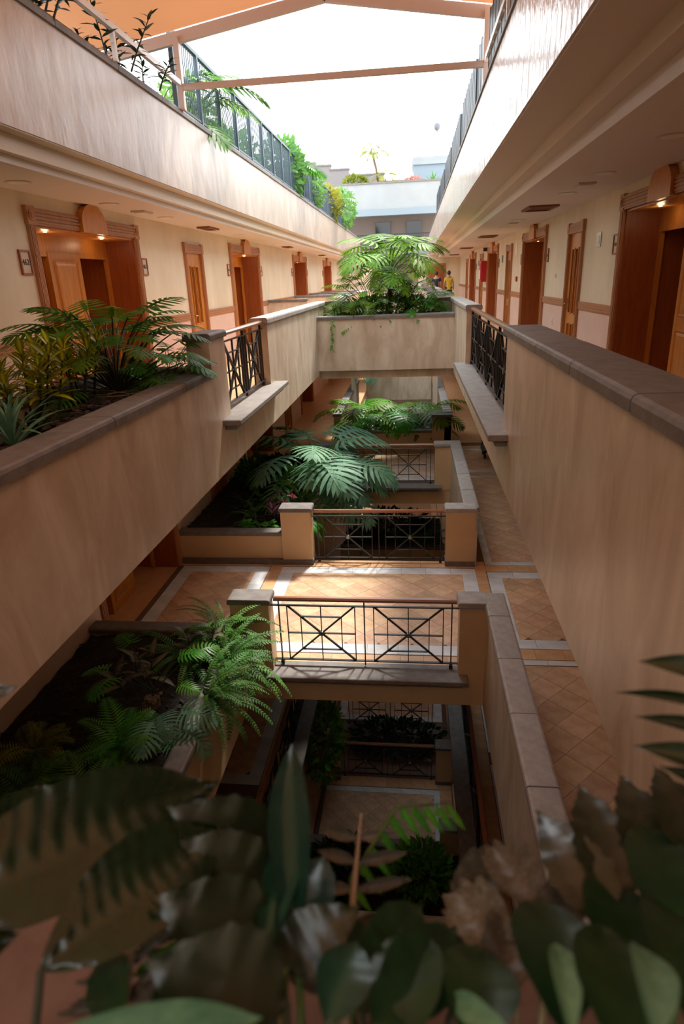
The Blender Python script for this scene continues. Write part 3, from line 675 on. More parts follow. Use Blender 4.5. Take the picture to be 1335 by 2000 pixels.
def narrow_door(loc, rz, label):
    t = thing('door_2', label, 'door', loc, rz, kind='structure')
    for s in (-1, 1):
        xs = sorted((s * .42, s * .52)); c = MB().box(xs[0], xs[1], -.02, .035, 0, 2.25).build('casing', 'wood_trim', t)
        f = MB(); [f.box(xs[0] + .015 + k * .026, xs[0] + .03 + k * .026, .035, .043, .1, 2.1) for k in range(3)]; f.build('fluting', 'wood_trim', c)
        MB().box(xs[0] - .01, xs[1] + .01, -.02, .048, 2.10, 2.27).build('corner_block', 'wood_trim', t)
    l = MB().box(-.42, .42, -.02, .038, 2.10, 2.25).build('lintel', 'wood_trim', t)
    f = MB(); [f.box(-.42, .42, .038, .046, 2.12 + k * .035, 2.14 + k * .035) for k in range(3)]; f.build('fluting', 'wood_trim', l)
    b = MB()                                                             # leaf with four slots left open
    xs = (-.42, -.20, -.05, .05, .20, .42); zs = (0, .16, .68, .86, 1.86, 2.10)
    for i in range(5):
        for j in range(5):
            if i in (1, 3) and j in (1, 3): continue
            b.box(xs[i], xs[i + 1], -.05, -.01, zs[j], zs[j + 1])
    d = b.build('door_leaf', 'wood', t)
    for i in (1, 3):
        for j in (1, 3):
            MB().box(xs[i], xs[i + 1], -.10, -.06, zs[j], zs[j + 1]).build('pane', 'glass_dark', d)
            q = MB()
            for (p0, p1, r0, r1) in ((xs[i] - .02, xs[i + 1] + .02, zs[j] - .02, zs[j]), (xs[i] - .02, xs[i + 1] + .02, zs[j + 1], zs[j + 1] + .02), (xs[i] - .02, xs[i], zs[j], zs[j + 1]), (xs[i + 1], xs[i + 1] + .02, zs[j], zs[j + 1])): q.box(p0, p1, -.01, .012, r0, r1)
            if j == 3: q.tube([((xs[i] + xs[i + 1]) / 2, -.03, zs[j]), ((xs[i] + xs[i + 1]) / 2, -.03, zs[j + 1])], .006, 4)
            q.build('slot_moulding', 'wood', d)
    handle(d, .33, -.01, 1.0, -1)
    MB().box(-.42, .42, -.16, -.12, 0, 2.1).build('backing_board', 'black', t)
    return t
n0 = narrow_door((WL, nl[0], F4), -PI / 2, 'narrow timber service door with tall dark slots on the left wall'); remember(n0)
for k, y in enumerate(nr): dup(n0, (WR, y, F4), PI / 2, f'narrow slotted service door, {ordn[k]} along the right wall')
for k, y in enumerate((nl[0], 20.2)): dup(n0, (WL, y, F3), -PI / 2, f'narrow slotted service door, {ordn[k]} along the third floor left wall')

# ------------------------------------------------------------------ railings
def bar(parent, p, q, w=.012, d=.036, name='bar', m='iron'):
    """flat bar from p to q in the x-z plane of the railing, w thick in that plane, d deep across it"""
    p, q = Vector(p), Vector(q); v = (q - p); L = v.length; v.normalize(); n_ = Vector((-v.z, 0, v.x)) * w / 2; y = Vector((0, d / 2, 0)); b = MB()
    A = [b.vert(p + a * n_ + c * y) for a, c in ((-1, -1), (1, -1), (1, 1), (-1, 1))]; B = [b.vert(q + a * n_ + c * y) for a, c in ((-1, -1), (1, -1), (1, 1), (-1, 1))]
    b.face(A[::-1]); b.face(B); [b.face((A[i], A[(i + 1) % 4], B[(i + 1) % 4], B[i])) for i in range(4)]
    return b.build(name, m, parent)
def railing(loc, rz, W, label, Hh=.93, panels=2, group='iron railings with crossed bars'):
    t = thing('railing', label, 'railing', loc, rz, group)
    pr = [(-.032, Hh - .015), (.032, Hh - .015), (.036, Hh + .01), (.022, Hh + .03), (-.022, Hh + .03), (-.036, Hh + .01)]
    MB().prism(pr, 'x', .02, W - .02).build('handrail', 'rail_wood', t)
    zt_, zb = Hh - .085, .075
    bar(t, (-.03, 0, zt_), (W + .03, 0, zt_), .014, .034, 'top_bar'); bar(t, (-.02, 0, zb), (W + .02, 0, zb), .014, .034, 'bottom_bar')
    e = .075; mid = .115; pw = (W - 2 * e - (panels - 1) * mid * 2 - 2 * .10) / panels
    posts = [e, W - e]; x = e + .10; spans = []
    for k in range(panels):
        spans.append((x, x + pw)); x += pw + 2 * mid
        if k < panels - 1: posts.append(x - mid)
    for x in posts:
        bar(t, (x, 0, .02), (x, 0, Hh - .01), .014, .030, 'upright')
        if x in (e, W - e): MB().box(x - .022, x + .022, -.022, .022, 0, .05).build('foot', 'iron', t)
    for a, c in spans:
        m_ = (a + c) / 2; zm = (zt_ + zb) / 2; f = .30; hx, hz = (c - a) / 2, (zt_ - zb) / 2
        for x in (a, c): bar(t, (x, 0, zb), (x, 0, zt_), .011, .026, 'upright')
        bar(t, (m_, 0, zb), (m_, 0, zt_), .011, .022, 'upright')
        bar(t, (a, 0, zb), (c, 0, zt_), .015, .030, 'diagonal_bar'); bar(t, (a, 0, zt_), (c, 0, zb), .015, .030, 'diagonal_bar')
        bar(t, (a, 0, zm), (c, 0, zm), .013, .026, 'cross_bar')
        for s in (-1, 1):
            bar(t, (m_ - hx * .6, 0, zm + s * hz * .6), (m_ + hx * .6, 0, zm + s * hz * .6), .012, .026, 'cross_bar')
            bar(t, (m_ + s * hx * .6, 0, zm - hz * .6), (m_ + s * hx * .6, 0, zm + hz * .6), .010, .022, 'upright')
        g = MB(); g.tube([(m_, -.026, zm), (m_, .026, zm)], .030, 12); g.build('boss', 'iron_boss', t)
    return t
zr3 = F3 + .06
railing((-1.72, 6.73, zr3), 0, 2.26, 'black iron railing on the near edge of the third floor landing')
railing((-1.70, 9.93, zr3 - .04), 0, 2.24, 'black iron railing on the far edge of the third floor landing')
railing((-1.72, 14.22, zr3), 0, 2.20, 'black iron railing on the second landing behind the hanging leaves')
railing((XL - .08, 6.93, -1.38), PI / 2, 2.08, 'black iron railing beside the left planter pillar', Hh=.86)
railing((XR + .09, 6.14, -1.38), PI / 2, 4.62, 'black iron railing between the two right-hand parapets', Hh=.86, panels=4)
railing((XR + .07, 22.3, F4 + .1), PI / 2, 3.2, 'railing far along the right corridor')
railing((-1.64, 11.5, F1 + .02), 0, 2.14, 'iron railing on the first floor landing deep below')
railing((-1.70, 13.25, F1 + .07), 0, 2.26, 'iron railing on the second first-floor landing deep below')
railing((XR + .06, 3.2, F2 + .05), PI / 2, 8.6, 'long iron railing on the right edge of the second floor', panels=7)
railing((XL - .06, 6.2, F2 + .05), PI / 2, 5.4, 'iron railing on the left edge of the second floor', panels=4)

# ------------------------------------------------------------------ signs, switches, ceiling fittings
def text_mesh(body, size, depth=.002):
    cu = bpy.data.curves.new('numerals', 'FONT'); cu.body = body; cu.size = size; cu.extrude = depth; cu.align_x = 'CENTER'; cu.align_y = 'CENTER'; cu.resolution_u = 2
    o = bpy.data.objects.new('numerals', cu); COL.objects.link(o)
    me = bpy.data.meshes.new_from_object(o.evaluated_get(bpy.context.evaluated_depsgraph_get()))
    bpy.data.objects.remove(o); me.materials.clear(); me.materials.append(M['ink']); return me
def number_plate(loc, rz, label, txt=None):
    t = thing('room_sign', label, 'sign', loc, rz, 'room number plates')
    f = MB()
    for a in ((-.10, .10, .105, .125), (-.10, .10, -.125, -.105), (-.10, -.08, -.105, .105), (.08, .10, -.105, .105)): f.box(a[0], a[1], 0, .022, a[2], a[3])
    f.build('frame', 'wood_dark', t)
    p = MB().box(-.08, .08, 0, .010, -.105, .105).build('plate', 'plate', t)
    if txt:
        o = link('numerals', text_mesh(txt, .085), p); o.location = (0, .013, 0); o.rotation_euler = (PI / 2, 0, PI)
    else:
        MB().box(-.05, .05, .010, .012, -.022, .022).build('dark_strip', 'ink', p)
    return t
off = DW / 2 + .13 + .15
sides = ['before', 'after']
for k, c in enumerate(dl):
    for j, s in enumerate((-1, 1)):
        number_plate((WL, c + s * off, F4 + 1.83), -PI / 2, f'framed number plate just {sides[j]} the {ordn[k]} left-hand doors' if k or j else 'framed number plate reading 462 beside the nearest left doors', {(0, 0): '462', (0, 1): '463'}.get((k, j)))
for k, c in enumerate(dr):
    for j, s in enumerate((-1, 1)):
        number_plate((WR, c + s * off, F4 + 1.83), PI / 2, f'framed number plate just {sides[j]} the {ordn[k]} right-hand doors')
def small_box(name, label, cat, loc, rz, w, h, d, m, face=None):
    t = thing(name, label, cat, loc, rz)
    bevel(MB().box(-w / 2, w / 2, 0, d, -h / 2, h / 2).build('body', m, t), .004, 1)
    if face: MB().box(-w / 2 * .55, w / 2 * .55, d, d + .004, -h / 2 * .55, h / 2 * .55).build('face_plate', face, t)
    return t
small_box('glass_sign', 'pale green glass sign on the right wall before the nearest doors', 'sign', (WR, 10.15, F4 + 1.93), PI / 2, .24, .20, .012, 'sign_pale', 'white_paint')
small_box('emergency_sign', 'dark green sign beside the second narrow right door', 'sign', (WR, 20.6, F4 + 1.93), PI / 2, .22, .2, .015, 'sign_green')
small_box('wall_notice', 'pale notice on the right wall beyond the second doors', 'notice', (WR, 17.9, F4 + 2.1), PI / 2, .25, .28, .01, 'white_paint')
small_box('alarm_button', 'small dark red alarm button above the dado rail', 'button', (WR, 17.6, F4 + 1.38), PI / 2, .12, .12, .04, 'red')
small_box('light_switch', 'small white switch on the right wall above the dado', 'switch', (WR, 12.9, F4 + 1.45), PI / 2, .08, .08, .015, 'white_paint', 'plate')
small_box('wall_socket', 'small white socket low on the pink dado', 'socket', (WR, 12.95, F4 + .62), PI / 2, .08, .11, .015, 'white_paint', 'plate')
small_box('emergency_sign', 'dark sign beyond the fire cabinet on the right wall', 'sign', (WR, 27.9, F4 + 1.95), PI / 2, .2, .2, .015, 'sign_green')
t = thing('fire_cabinet', 'red fire hose cabinet on the right-hand wall', 'cabinet', (WR - .005, 25.2, F4 + 1.62), PI / 2)
bevel(MB().box(-.34, .34, 0, .20, -.36, .36).build('body', 'red', t), .01, 2)
MB().box(-.26, .26, .20, .215, -.28, .28).build('door', 'red', t); MB().box(-.2, .2, .215, .219, -.26, .05).build('white_label', 'white_paint', t)
small_box('emergency_lamp', 'small dark lamp fixed above the fire cabinet', 'lamp', (WR, 25.0, F4 + 2.36), PI / 2, .2, .12, .14, 'black', 'white_paint')
small_box('wall_notice', 'white notices above the red fire cabinet', 'notice', (WR, 24.75, F4 + 2.14), PI / 2, .3, .2, .01, 'white_paint')

def downlight(x, y, z, label):
    t = thing('ceiling_light', label, 'light', (x, y, z), 0, 'round recessed ceiling lights'); b = MB()
    b.tube([(0, 0, -.006), (0, 0, .02)], .125, 20); b.build('ring', 'lamp_ring', t)
    c = MB(); c.tube([(0, 0, -.009), (0, 0, -.004)], .095, 18); c.build('diffuser', 'white_paint', t)
def ceiling_vent(x, y, z, w, d, label, m='vent'):
    t = thing('ceiling_vent', label, 'vent', (x, y, z), 0, 'brown slatted ceiling vents'); f = MB()
    for a in ((-w / 2, w / 2, -d / 2, -d / 2 + .05), (-w / 2, w / 2, d / 2 - .05, d / 2), (-w / 2, -w / 2 + .05, -d / 2 + .05, d / 2 - .05), (w / 2 - .05, w / 2, -d / 2 + .05, d / 2 - .05)): f.box(*a, -.03, .01)
    f.build('frame', m, t)
    for k in range(6):
        y0 = -d / 2 + .07 + k * (d - .16) / 6
        MB().box(-w / 2 + .05, w / 2 - .05, y0, y0 + .05, -.018, -.006).build('slat', m, t)
    MB().box(-w / 2 + .05, w / 2 - .05, -d / 2 + .05, d / 2 - .05, -.004, .01).build('backing', 'black', t)
def hatch(x, y, z, label):
    t = thing('ceiling_hatch', label, 'hatch', (x, y, z)); MB().box(-.1, .1, -.16, .16, -.022, .0).build('housing', 'lamp_ring', t); MB().box(-.07, .07, -.12, .12, -.03, -.022).build('cover', 'white_paint', t)
for k, y in enumerate((6.4, 8.34, 10.25, 14.6, 18.6)): downlight(-3.77, y, CEL, f'round ceiling light, {["nearest", "second", "third", "fourth", "fifth"][k]} over the left walkway')
for k, y in enumerate((5.95, 7.87, 9.6, 13.8, 15.8, 21.6)): downlight(2.04, y, CER, f'round ceiling light, {["nearest", "second", "third", "fourth", "fifth", "sixth"][k]} over the right corridor')
for k, y in enumerate((12.4, 20.3, 28)): ceiling_vent(-3.77, y, CEL, .24, .62, f'brown slatted vent, {ordn[k]} in the left ceiling')
for k, y in enumerate((11.45, 19.03, 26.5, 34.2)): ceiling_vent(2.02, y, CER, .46, .78, f'brown slatted vent, {ordn[k]} in the right ceiling')
hatch(-3.76, 9.33, CEL, 'small pale box fitted to the left ceiling'); hatch(2.04, 8.71, CER, 'small pale box fitted to the right ceiling'); hatch(2.04, 14.6, CER, 'small pale box on the right ceiling past the first vent')

# ------------------------------------------------------------------ awning over the near end of the atrium
t = thing('awning', 'orange fabric awning on pinkish steel rafters over the atrium', 'awning', (0, 0, 0))
ez, az, ex, axx = 3.02, 3.32, 1.94, -1.10
def roofz(x): return az - (az - ez) * abs(x - axx) / ex
def beam(name, p, q, w, h, m='beam'):
    p, q = Vector(p), Vector(q); v = (q - p).normalized(); s = v.cross(Vector((0, 0, 1))).normalized() * w / 2; u = s.cross(v).normalized() * h / 2; b = MB()
    A = [b.vert(p + a * s + c * u) for a, c in ((-1, -1), (1, -1), (1, 1), (-1, 1))]; B = [b.vert(q + a * s + c * u) for a, c in ((-1, -1), (1, -1), (1, 1), (-1, 1))]
    b.face(A[::-1]); b.face(B); [b.face((A[i], A[(i + 1) % 4], B[(i + 1) % 4], B[i])) for i in range(4)]
    return b.build(name, m, t)
xl2, xr2 = -4.6, 1.6
for k, y in enumerate((9.5, 6.62, 3.7, .8, -2.1)):
    m_ = 'beam' if k == 0 else 'white_metal'
    beam('rafter', (axx, y, az), (xl2, y, roofz(xl2)), .07, .13, m_); beam('rafter', (axx, y, az), (xr2, y, roofz(xr2)), .07, .13, m_)
beam('ridge_bar', (axx, -2.1, az), (axx, 9.5, az), .06, .08, 'white_metal')
for k, (a, c) in enumerate(((9.46, 6.62), (6.62, 3.7), (3.7, .8), (.8, -2.1))):
    for xa, xb in ((axx, xl2), (axx, xr2)):
        b = MB(); n = 8; g = []
        for j in range(n + 1):
            y = a + (c - a) * j / n; sag = -.05 * math.sin(PI * j / n)
            g.append([b.vert((xa + (xb - xa) * i / 6, y, roofz(xa + (xb - xa) * i / 6) + .075 + sag * math.sin(PI * i / 6 + .01))) for i in range(7)])
        for j in range(n):
            for i in range(6): b.face((g[j][i], g[j][i + 1], g[j + 1][i + 1], g[j + 1][i]))
        b.build('fabric_panel', 'awning', t, smooth=True)
beam('tie_bar', (-3.04, 9.45, 2.46), (.90, 9.45, 2.46), .05, .07)
for x in (-3.05, .90):
    p = MB().box(x - .035, x + .035, 9.42, 9.5, 2.2, roofz(x)).build('post', 'beam', t)
    beam('side_rail', (x, 9.42, 2.5), (x, -2.1, 2.5), .05, .06, 'white_metal')
    for y in (7.42, 5.4, 3.4, 1.4): MB().box(x - .02, x + .02, y - .025, y + .025, 2.2, 2.49).build('rail_post', 'white_metal', t)

# ------------------------------------------------------------------ metal fences on the roof terraces
def fence_panel(x, y0, y1, z0, z1, label, m='fence_metal', group='fence panels on the roof terraces', rods=.085, lean=0.0):
    t = thing('fence_panel', label, 'fence', (x, y0, z0), 0, group); L = y1 - y0; H = z1 - z0
    MB().box(-.03, .03, 0, .055, 0, H).build('post', m, t)
    MB().box(-.03, .03, .055, L, H - .045, H).build('top_rail', m, t); MB().box(-.02, .02, .055, L, .06, .09).build('bottom_rail', m, t)
    b = MB(); y = .055 + rods
    while y < L - .02: b.box(-.006, .006, y - .006, y + .006, .09, H - .045); y += rods
    o = b.build('infill_rods', m, t); o['kind'] = 'stuff'
def ordw(k): return 'first second third fourth fifth sixth seventh eighth ninth tenth eleventh twelfth thirteenth fourteenth fifteenth sixteenth seventeenth eighteenth nineteenth twentieth'.split()[k] if k < 20 else 'twenty-' + ordw(k - 20)
ys = [9.55 + 1.05 * k for k in range(24)]
for k, (a, c) in enumerate(zip(ys, ys[1:])):
    fence_panel(-3.17, a, c, 2.22, 3.18, f'dark metal fence panel on the left roof terrace, {ordw(k)} from the awning')
# right terrace: a leaning screen of dark slats seen almost edge on
def slat_screen(y0, y1, label):
    t = thing('slat_screen', label, 'screen', (XR + .10, y0, 2.2), 0, 'slatted screens on the right roof terrace'); L = y1 - y0; H = .72
    for y in (.03, L - .06): MB().box(-.03, .03, y, y + .05, 0, H).build('post', 'fence_metal', t)
    k = 0; y = .12
    while y < L - .15:
        s = MB().box(-.05, .05, y, y + .20, .08, H + .02).build('slat', 'black', t); MB().box(-.055, .055, y + .20, y + .235, .06, H + .05).build('slat_rib', 'fence_metal', t); y += .30; k += 1
    MB().box(-.02, .02, 0, L, .03, .06).build('bottom_rail', 'fence_metal', t)
ys2 = [5.6, 9.6, 10.9, 14.2, 17.6, 21.0, 24.5, 28.0]
for k, (a, c) in enumerate(zip(ys2, ys2[1:])):
    slat_screen(a, c - .35, f'dark slatted screen on the right roof edge, {["nearest", "second", "third", "fourth", "fifth", "sixth", "seventh"][k]} from the awning')

# ------------------------------------------------------------------ far end of the atrium and the houses beyond
struct(MB().box(-8, 4.2, YE, YE + .3, 3.72, 5.04).build('wall_end', 'far_white'), 'pale parapet of the far wing above the atrium end', 'wall')
o = struct(MB().box(-8, 4.2, YE - .06, YE + .4, 5.04, 5.13).build('trim_3', 'stone'), 'dark coping of the far wing', 'trim')
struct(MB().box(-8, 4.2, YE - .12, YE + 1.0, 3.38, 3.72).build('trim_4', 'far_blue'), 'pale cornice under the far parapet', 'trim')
wb = struct(MB().box(-8, 4.2, YE + 2.2, YE + 2.4, F4, 3.6).build('wall_end', 'far_recess_shade'), 'shaded recessed wall of the far wing', 'wall')
struct(MB().box(-8, 4.2, YE + .3, YE + 2.4, 3.5, 3.75).build('ceiling', 'wall_cream'), 'soffit of the far gallery', 'ceiling')
struct(MB().box(-8, 4.2, YE, YE + 2.4, 1.2, 1.5).build('floor', 'far_white'), 'upper gallery floor of the far wing', 'floor')
for x in (-2.3, -.4): MB().box(x, x + .9, YE + 2.12, YE + 2.2, 1.55, 3.2).build('dark_window', 'glass_dark', wb)
we = struct(MB().box(.3, WR + .9, YE - .9, YE - .7, F4, CER + .2).build('wall_end', 'wall_cream'), 'end wall of the top floor right corridor', 'wall')
t = thing('door_3', 'brown door at the far end of the right corridor', 'door', (1.3, YE - .9, F4), PI, kind='structure')
MB().box(-.55, .55, 0, .05, 0, 2.2).build('casing', 'wood_trim', t); d = MB().box(-.45, .45, .05, .08, 0, 2.1).build('door_leaf', 'wood_dark', t); raised_panel(d, -.3, .3, 1.0, 1.95, .08, m='wood_dark'); raised_panel(d, -.3, .3, .15, .85, .08, m='wood_dark')
struct(MB().box(WL - .9, -2.4, YE - .9, YE - .7, F4, CEL + .2).build('wall_end', 'wall_cream'), 'end wall of the top floor left walkway', 'wall')
t = thing('gallery_railing', 'dark railing of the gallery under the far parapet', 'railing', (-4, YE + .05, 1.5))
MB().box(0, 7, 0, .05, .85, .9).build('handrail', 'iron', t); MB().box(0, 7, 0, .05, .08, .12).build('bottom_bar', 'iron', t)
b = MB(); [b.box(.1 + k * .14, .12 + k * .14, .01, .04, .1, .86) for k in range(49)]; o = b.build('baluster_bars', 'iron', t); o['kind'] = 'stuff'
struct(MB().box(-9, 4.2, YE + .3, 46, 4.9, 5.0).build('roof', 'far_white'), 'flat roof of the far wing', 'roof')
t = thing('stepped_roof_wall', 'pinkish roof wall stepping down beyond the terrace', 'wall', (0, 46, 0), kind='structure')
for k, (xa, xb, z) in enumerate(((-9, -6.4, 7.2), (-6.4, -5.38, 7.0), (-5.38, -4.2, 6.72), (-4.2, -1.9, 6.34))):
    s = MB().box(xa, xb, 0, .4, 4, z).build('wall_step', 'far_pink', t); MB().box(xa - .06, xb + .06, -.06, .46, z, z + .09).build('coping_stone', 'stone', s)
t = thing('roof_house', 'white rooftop block with a pale cornice at the right', 'building', (0, 46, 0))
MB().box(.0, 4.6, 0, 3, 4, 7.0).build('walls', 'far_blue', t); MB().box(-.1, 4.7, -.12, 3.1, 6.75, 7.0).build('cornice', 'far_white', t); MB().box(-.05, 4.65, -.06, 3.05, 7.0, 7.2).build('parapet', 'far_white', t)
t = thing('low_roof_wall', 'low bluish roof wall between palm and white block', 'wall', (-2.4, 45.2, 0), kind='structure')
MB().box(0, 2.5, 0, .3, 4.5, 5.75).build('wall_step', 'far_blue', t); MB().box(-.05, 2.55, -.05, .35, 5.75, 5.84).build('coping_stone', 'stone', t)
t = thing('balloon', 'small dark round balloon floating against the white sky', 'balloon', (.97, 30, 5.76))
b = MB(); b.sphere((0, 0, 0), (.135, .135, .155), 16, 12); b.build('skin', 'balloon', t, smooth=True)
b = MB(); b.tube([(0, 0, -.20), (0, 0, -.15)], [.03, .012], 6); b.build('knot', 'balloon', t)

# ------------------------------------------------------------------ the two people at the end of the right corridor
def skinned(name, joints, edges, radii, m, parent, sub=2):
    me = bpy.data.meshes.new(name); me.from_pydata(joints, edges, []); o = link(name, me, parent); me.materials.append(M[m])
    sk = o.modifiers.new('skin', 'SKIN'); s = o.modifiers.new('subsurf', 'SUBSURF'); s.levels = s.render_levels = sub
    for v, r in zip(me.skin_vertices[0].data, radii): v.radius = (r, r)
    me.skin_vertices[0].data[0].use_root = True
    sk.use_smooth_shade = True
    return o
def person(loc, rz, label, shirt, trousers, stride=.12):
    t = thing('person', label, 'person', loc, rz)
    J = [(0, 0, .95), (0, .01, 1.18), (0, 0, 1.40), (0, .0, 1.50), (0, -.01, 1.58), (0, 0, 1.66),          # pelvis .. head
         (.09, 0, .90), (.10, -stride, .50), (.10, -stride * 1.1, .09), (.10, -stride * 1.1 - .14, .04), (-.09, 0, .90), (-.10, stride, .50), (-.10, stride * 1.6, .10), (-.10, stride * 1.6 - .13, .04),
         (.18, 0, 1.38), (.235, .03, 1.12), (.25, -.06, .88), (.25, -.08, .80), (-.18, 0, 1.38), (-.235, .02, 1.12), (-.25, -.07, .88), (-.25, -.09, .80)]
    E_ = [(0, 1), (1, 2), (2, 3), (3, 4), (4, 5), (0, 6), (6, 7), (7, 8), (8, 9), (0, 10), (10, 11), (11, 12), (12, 13), (2, 14), (14, 15), (15, 16), (16, 17), (2, 18), (18, 19), (19, 20), (20, 21)]
    r = [.14, .125, .13, .06, .075, .09, .085, .06, .04, .035, .085, .06, .04, .035, .06, .045, .032, .03, .06, .045, .032, .03]
    skinned('body', J, E_, r, 'skin', t)
    S = [(0, 0, .98), (0, .01, 1.18), (0, 0, 1.40), (.17, 0, 1.385), (.215, .02, 1.22), (-.17, 0, 1.385), (-.215, .015, 1.22), (0, 0, .90)]
    skinned('shirt', S, [(0, 1), (1, 2), (2, 3), (3, 4), (2, 5), (5, 6), (0, 7)], [.155, .145, .145, .075, .065, .075, .065, .15], shirt, t)
    P = [(0, 0, .95), (.09, 0, .88), (.10, -stride, .50), (.10, -stride * 1.1, .10), (-.09, 0, .88), (-.10, stride, .50), (-.10, stride * 1.6, .12)]
    skinned('trousers', P, [(0, 1), (1, 2), (2, 3), (0, 4), (4, 5), (5, 6)], [.15, .105, .078, .062, .105, .078, .062], trousers, t)
    b = MB(); b.sphere((0, .012, 1.665), (.098, .112, .115), 12, 8); b.build('hair', 'hair', t, smooth=True)
    b = MB(); b.sphere((0, -.098, 1.635), (.014, .02, .02), 6, 5); b.sphere((.033, -.088, 1.665), .011, 6, 5); b.sphere((-.033, -.088, 1.665), .011, 6, 5); b.build('face', 'skin', t, smooth=True)
    return t
person((1.88, 36.0, F4), PI, 'person in a yellow top and dark trousers walking away', 'yellow_cloth', 'navy_cloth')
person((1.25, 36.6, F4), PI * .95, 'person in navy clothes beside the one in yellow', 'navy_cloth', 'navy_cloth', .05)

# cart with castors half hidden under the slab edge on the third floor
t = thing('trolley', 'dark trolley with castors partly hidden by the parapet edge', 'trolley', (2.15, 16.75, F3 + .012))
for x in (-.25, .25):
    for y in (-.2, .2):
        c = MB().box(x - .02, x + .02, y - .03, y + .03, .1, .17).build('castor', 'black', t); b = MB(); b.tube([(x - .025, y, .06), (x + .025, y, .06)], .06, 12); b.build('wheel', 'black', c)
MB().box(-.32, .32, -.28, .28, .17, .22).build('deck', 'iron', t)
for x in (-.28, .28): b = MB(); b.tube([(x, .25, .22), (x, .25, .95)], .015, 6); b.build('upright', 'iron', t)
b = MB(); b.tube([(-.28, .25, .95), (.28, .25, .95)], .015, 6); b.build('push_bar', 'iron', t)

# ------------------------------------------------------------------ leaves and plants
def arc(elev, L, n, p1=None, p0=None):
    """points of a stalk in the x-z plane starting at the origin; pitch runs from p0 to p1"""
    p0 = elev if p0 is None else p0; p1 = elev if p1 is None else p1; x = z = 0; out = [(0, 0, p0)]
    for i in range(n):
        a = p0 + (p1 - p0) * ((i + .5) / n); x += math.cos(a) * L / n; z += math.sin(a) * L / n; out.append((x, z, p0 + (p1 - p0) * (i + 1) / n))
    return out
def at_arc(A, t):
    f = max(0, min(.9999, t)) * (len(A) - 1); i = int(f); w = f - i; a, c = A[i], A[i + 1]
    return tuple(a[k] + (c[k] - a[k]) * w for k in range(3))
def shift(A, B):
    x, z, p = A[-1]; return [(x + b[0], z + b[1], b[2]) for b in B]

def lobed_leaf(name, mats, elev, Lp, L, W, pairs=11, p0=None, p1=-.7, seed=0, lobe_w=.66, sag=.16, rp=.010):
    """split-leaf philodendron: stalk, then a blade cut into finger lobes"""
    rr = random.Random(seed); b = MB()
    st = arc(elev, Lp, 7, elev * .55)
    b.tube([(x, 0, z) for x, z, p in st], [rp * (1.25 - .5 * i / 7) for i in range(8)], 5, 1)
    bl = shift(st, arc(0, L, 10, p1, st[-1][2] - .35 if p0 is None else p0))
    def P(t, v, dn=0):                                                  # point of the blade: v across, dn below the surface
        x, z, p = at_arc(bl, t); return (x + math.sin(p) * dn, v, z - math.cos(p) * dn)
    n = 10; mid = [b.vert(P(i / n, 0, .012 * W)) for i in range(n + 1)]
    for s in (-1, 1):                                                   # web beside the midrib
        ed = [b.vert(P(i / n, s * W * .11 * (1 - (i / n)) ** .6 * (1.2 if i else .3), 0)) for i in range(n + 1)]
        for i in range(n):
            q = (mid[i], mid[i + 1], ed[i + 1], ed[i]); b.face(q if s > 0 else q[::-1])
    for s in (-1, 1):
        for k in range(pairs):
            t = (k + .3) / pairs; ln = W * (math.sin(PI * (.30 + .66 * t)) ** .8) * rr.uniform(.9, 1.08)
            ang = math.radians(118 - 92 * t) ; wd = lobe_w * L / pairs * .50
            x0, z0, p = at_arc(bl, t * .93)
            segs = 4; prev = None
            for i in range(segs + 1):
                u = i / segs; d = ln * u; bend = ang * (1 - .22 * u)
                du, dv = math.cos(bend) * d, math.sin(bend) * d
                h = wd * (.80, .95, 1.05, .72, .05)[i]
                tu, tv = -math.sin(bend) * h, math.cos(bend) * h
                dn = sag * ln * u * u + .02 * W * (1 if i else 0)
                pts = []
                for sg in (-1, 1):
                    uu, vv = du + sg * tu, dv + sg * tv
                    pts.append((x0 + math.cos(p) * uu + math.sin(p) * dn, s * vv, z0 + math.sin(p) * uu - math.cos(p) * dn + (.02 * W * (1 - u) if i else 0)))
                cur = [b.vert(q) for q in pts]
                if prev:
                    q = (prev[0], prev[1], cur[1], cur[0]); b.face(q if s < 0 else q[::-1])
                prev = cur
    return b.mesh(name, mats, smooth=False)

def fern_frond(name, mats, elev, L, W, pairs=22, p1=-.9, seed=0, pw=.5, gap=.06, tipw=0.0, sag=.15):
    rr = random.Random(seed); b = MB(); A = arc(elev, L, 12, p1)
    b.tube([(x, 0, z) for x, z, p in A], [.0045 * (1 - .8 * i / 12) + .001 for i in range(13)], 3, 1, cap=False)
    for k in range(pairs):
        t = .12 + .86 * k / pairs; ln = W * (math.sin(PI * min(1, .16 + .80 * t)) ** .7) * rr.uniform(.88, 1.1); x0, z0, p = at_arc(A, t); hw = L / pairs * pw
        for s in (-1, 1):
            a = math.radians(78 - 30 * t); c, sn = math.cos(a), math.sin(a); pts = []
            for u, v in ((0, -.35), (.35, -1), (1, tipw), (.35, 1), (0, .35)):
                du = c * ln * u - sn * hw * v; dv = sn * ln * u + c * hw * v; dn = sag * ln * u * u
                pts.append((x0 + math.cos(p) * du + math.sin(p) * dn, s * dv, z0 + math.sin(p) * du - math.cos(p) * dn))
            b.poly(pts if s > 0 else pts[::-1])
    return b.mesh(name, mats)

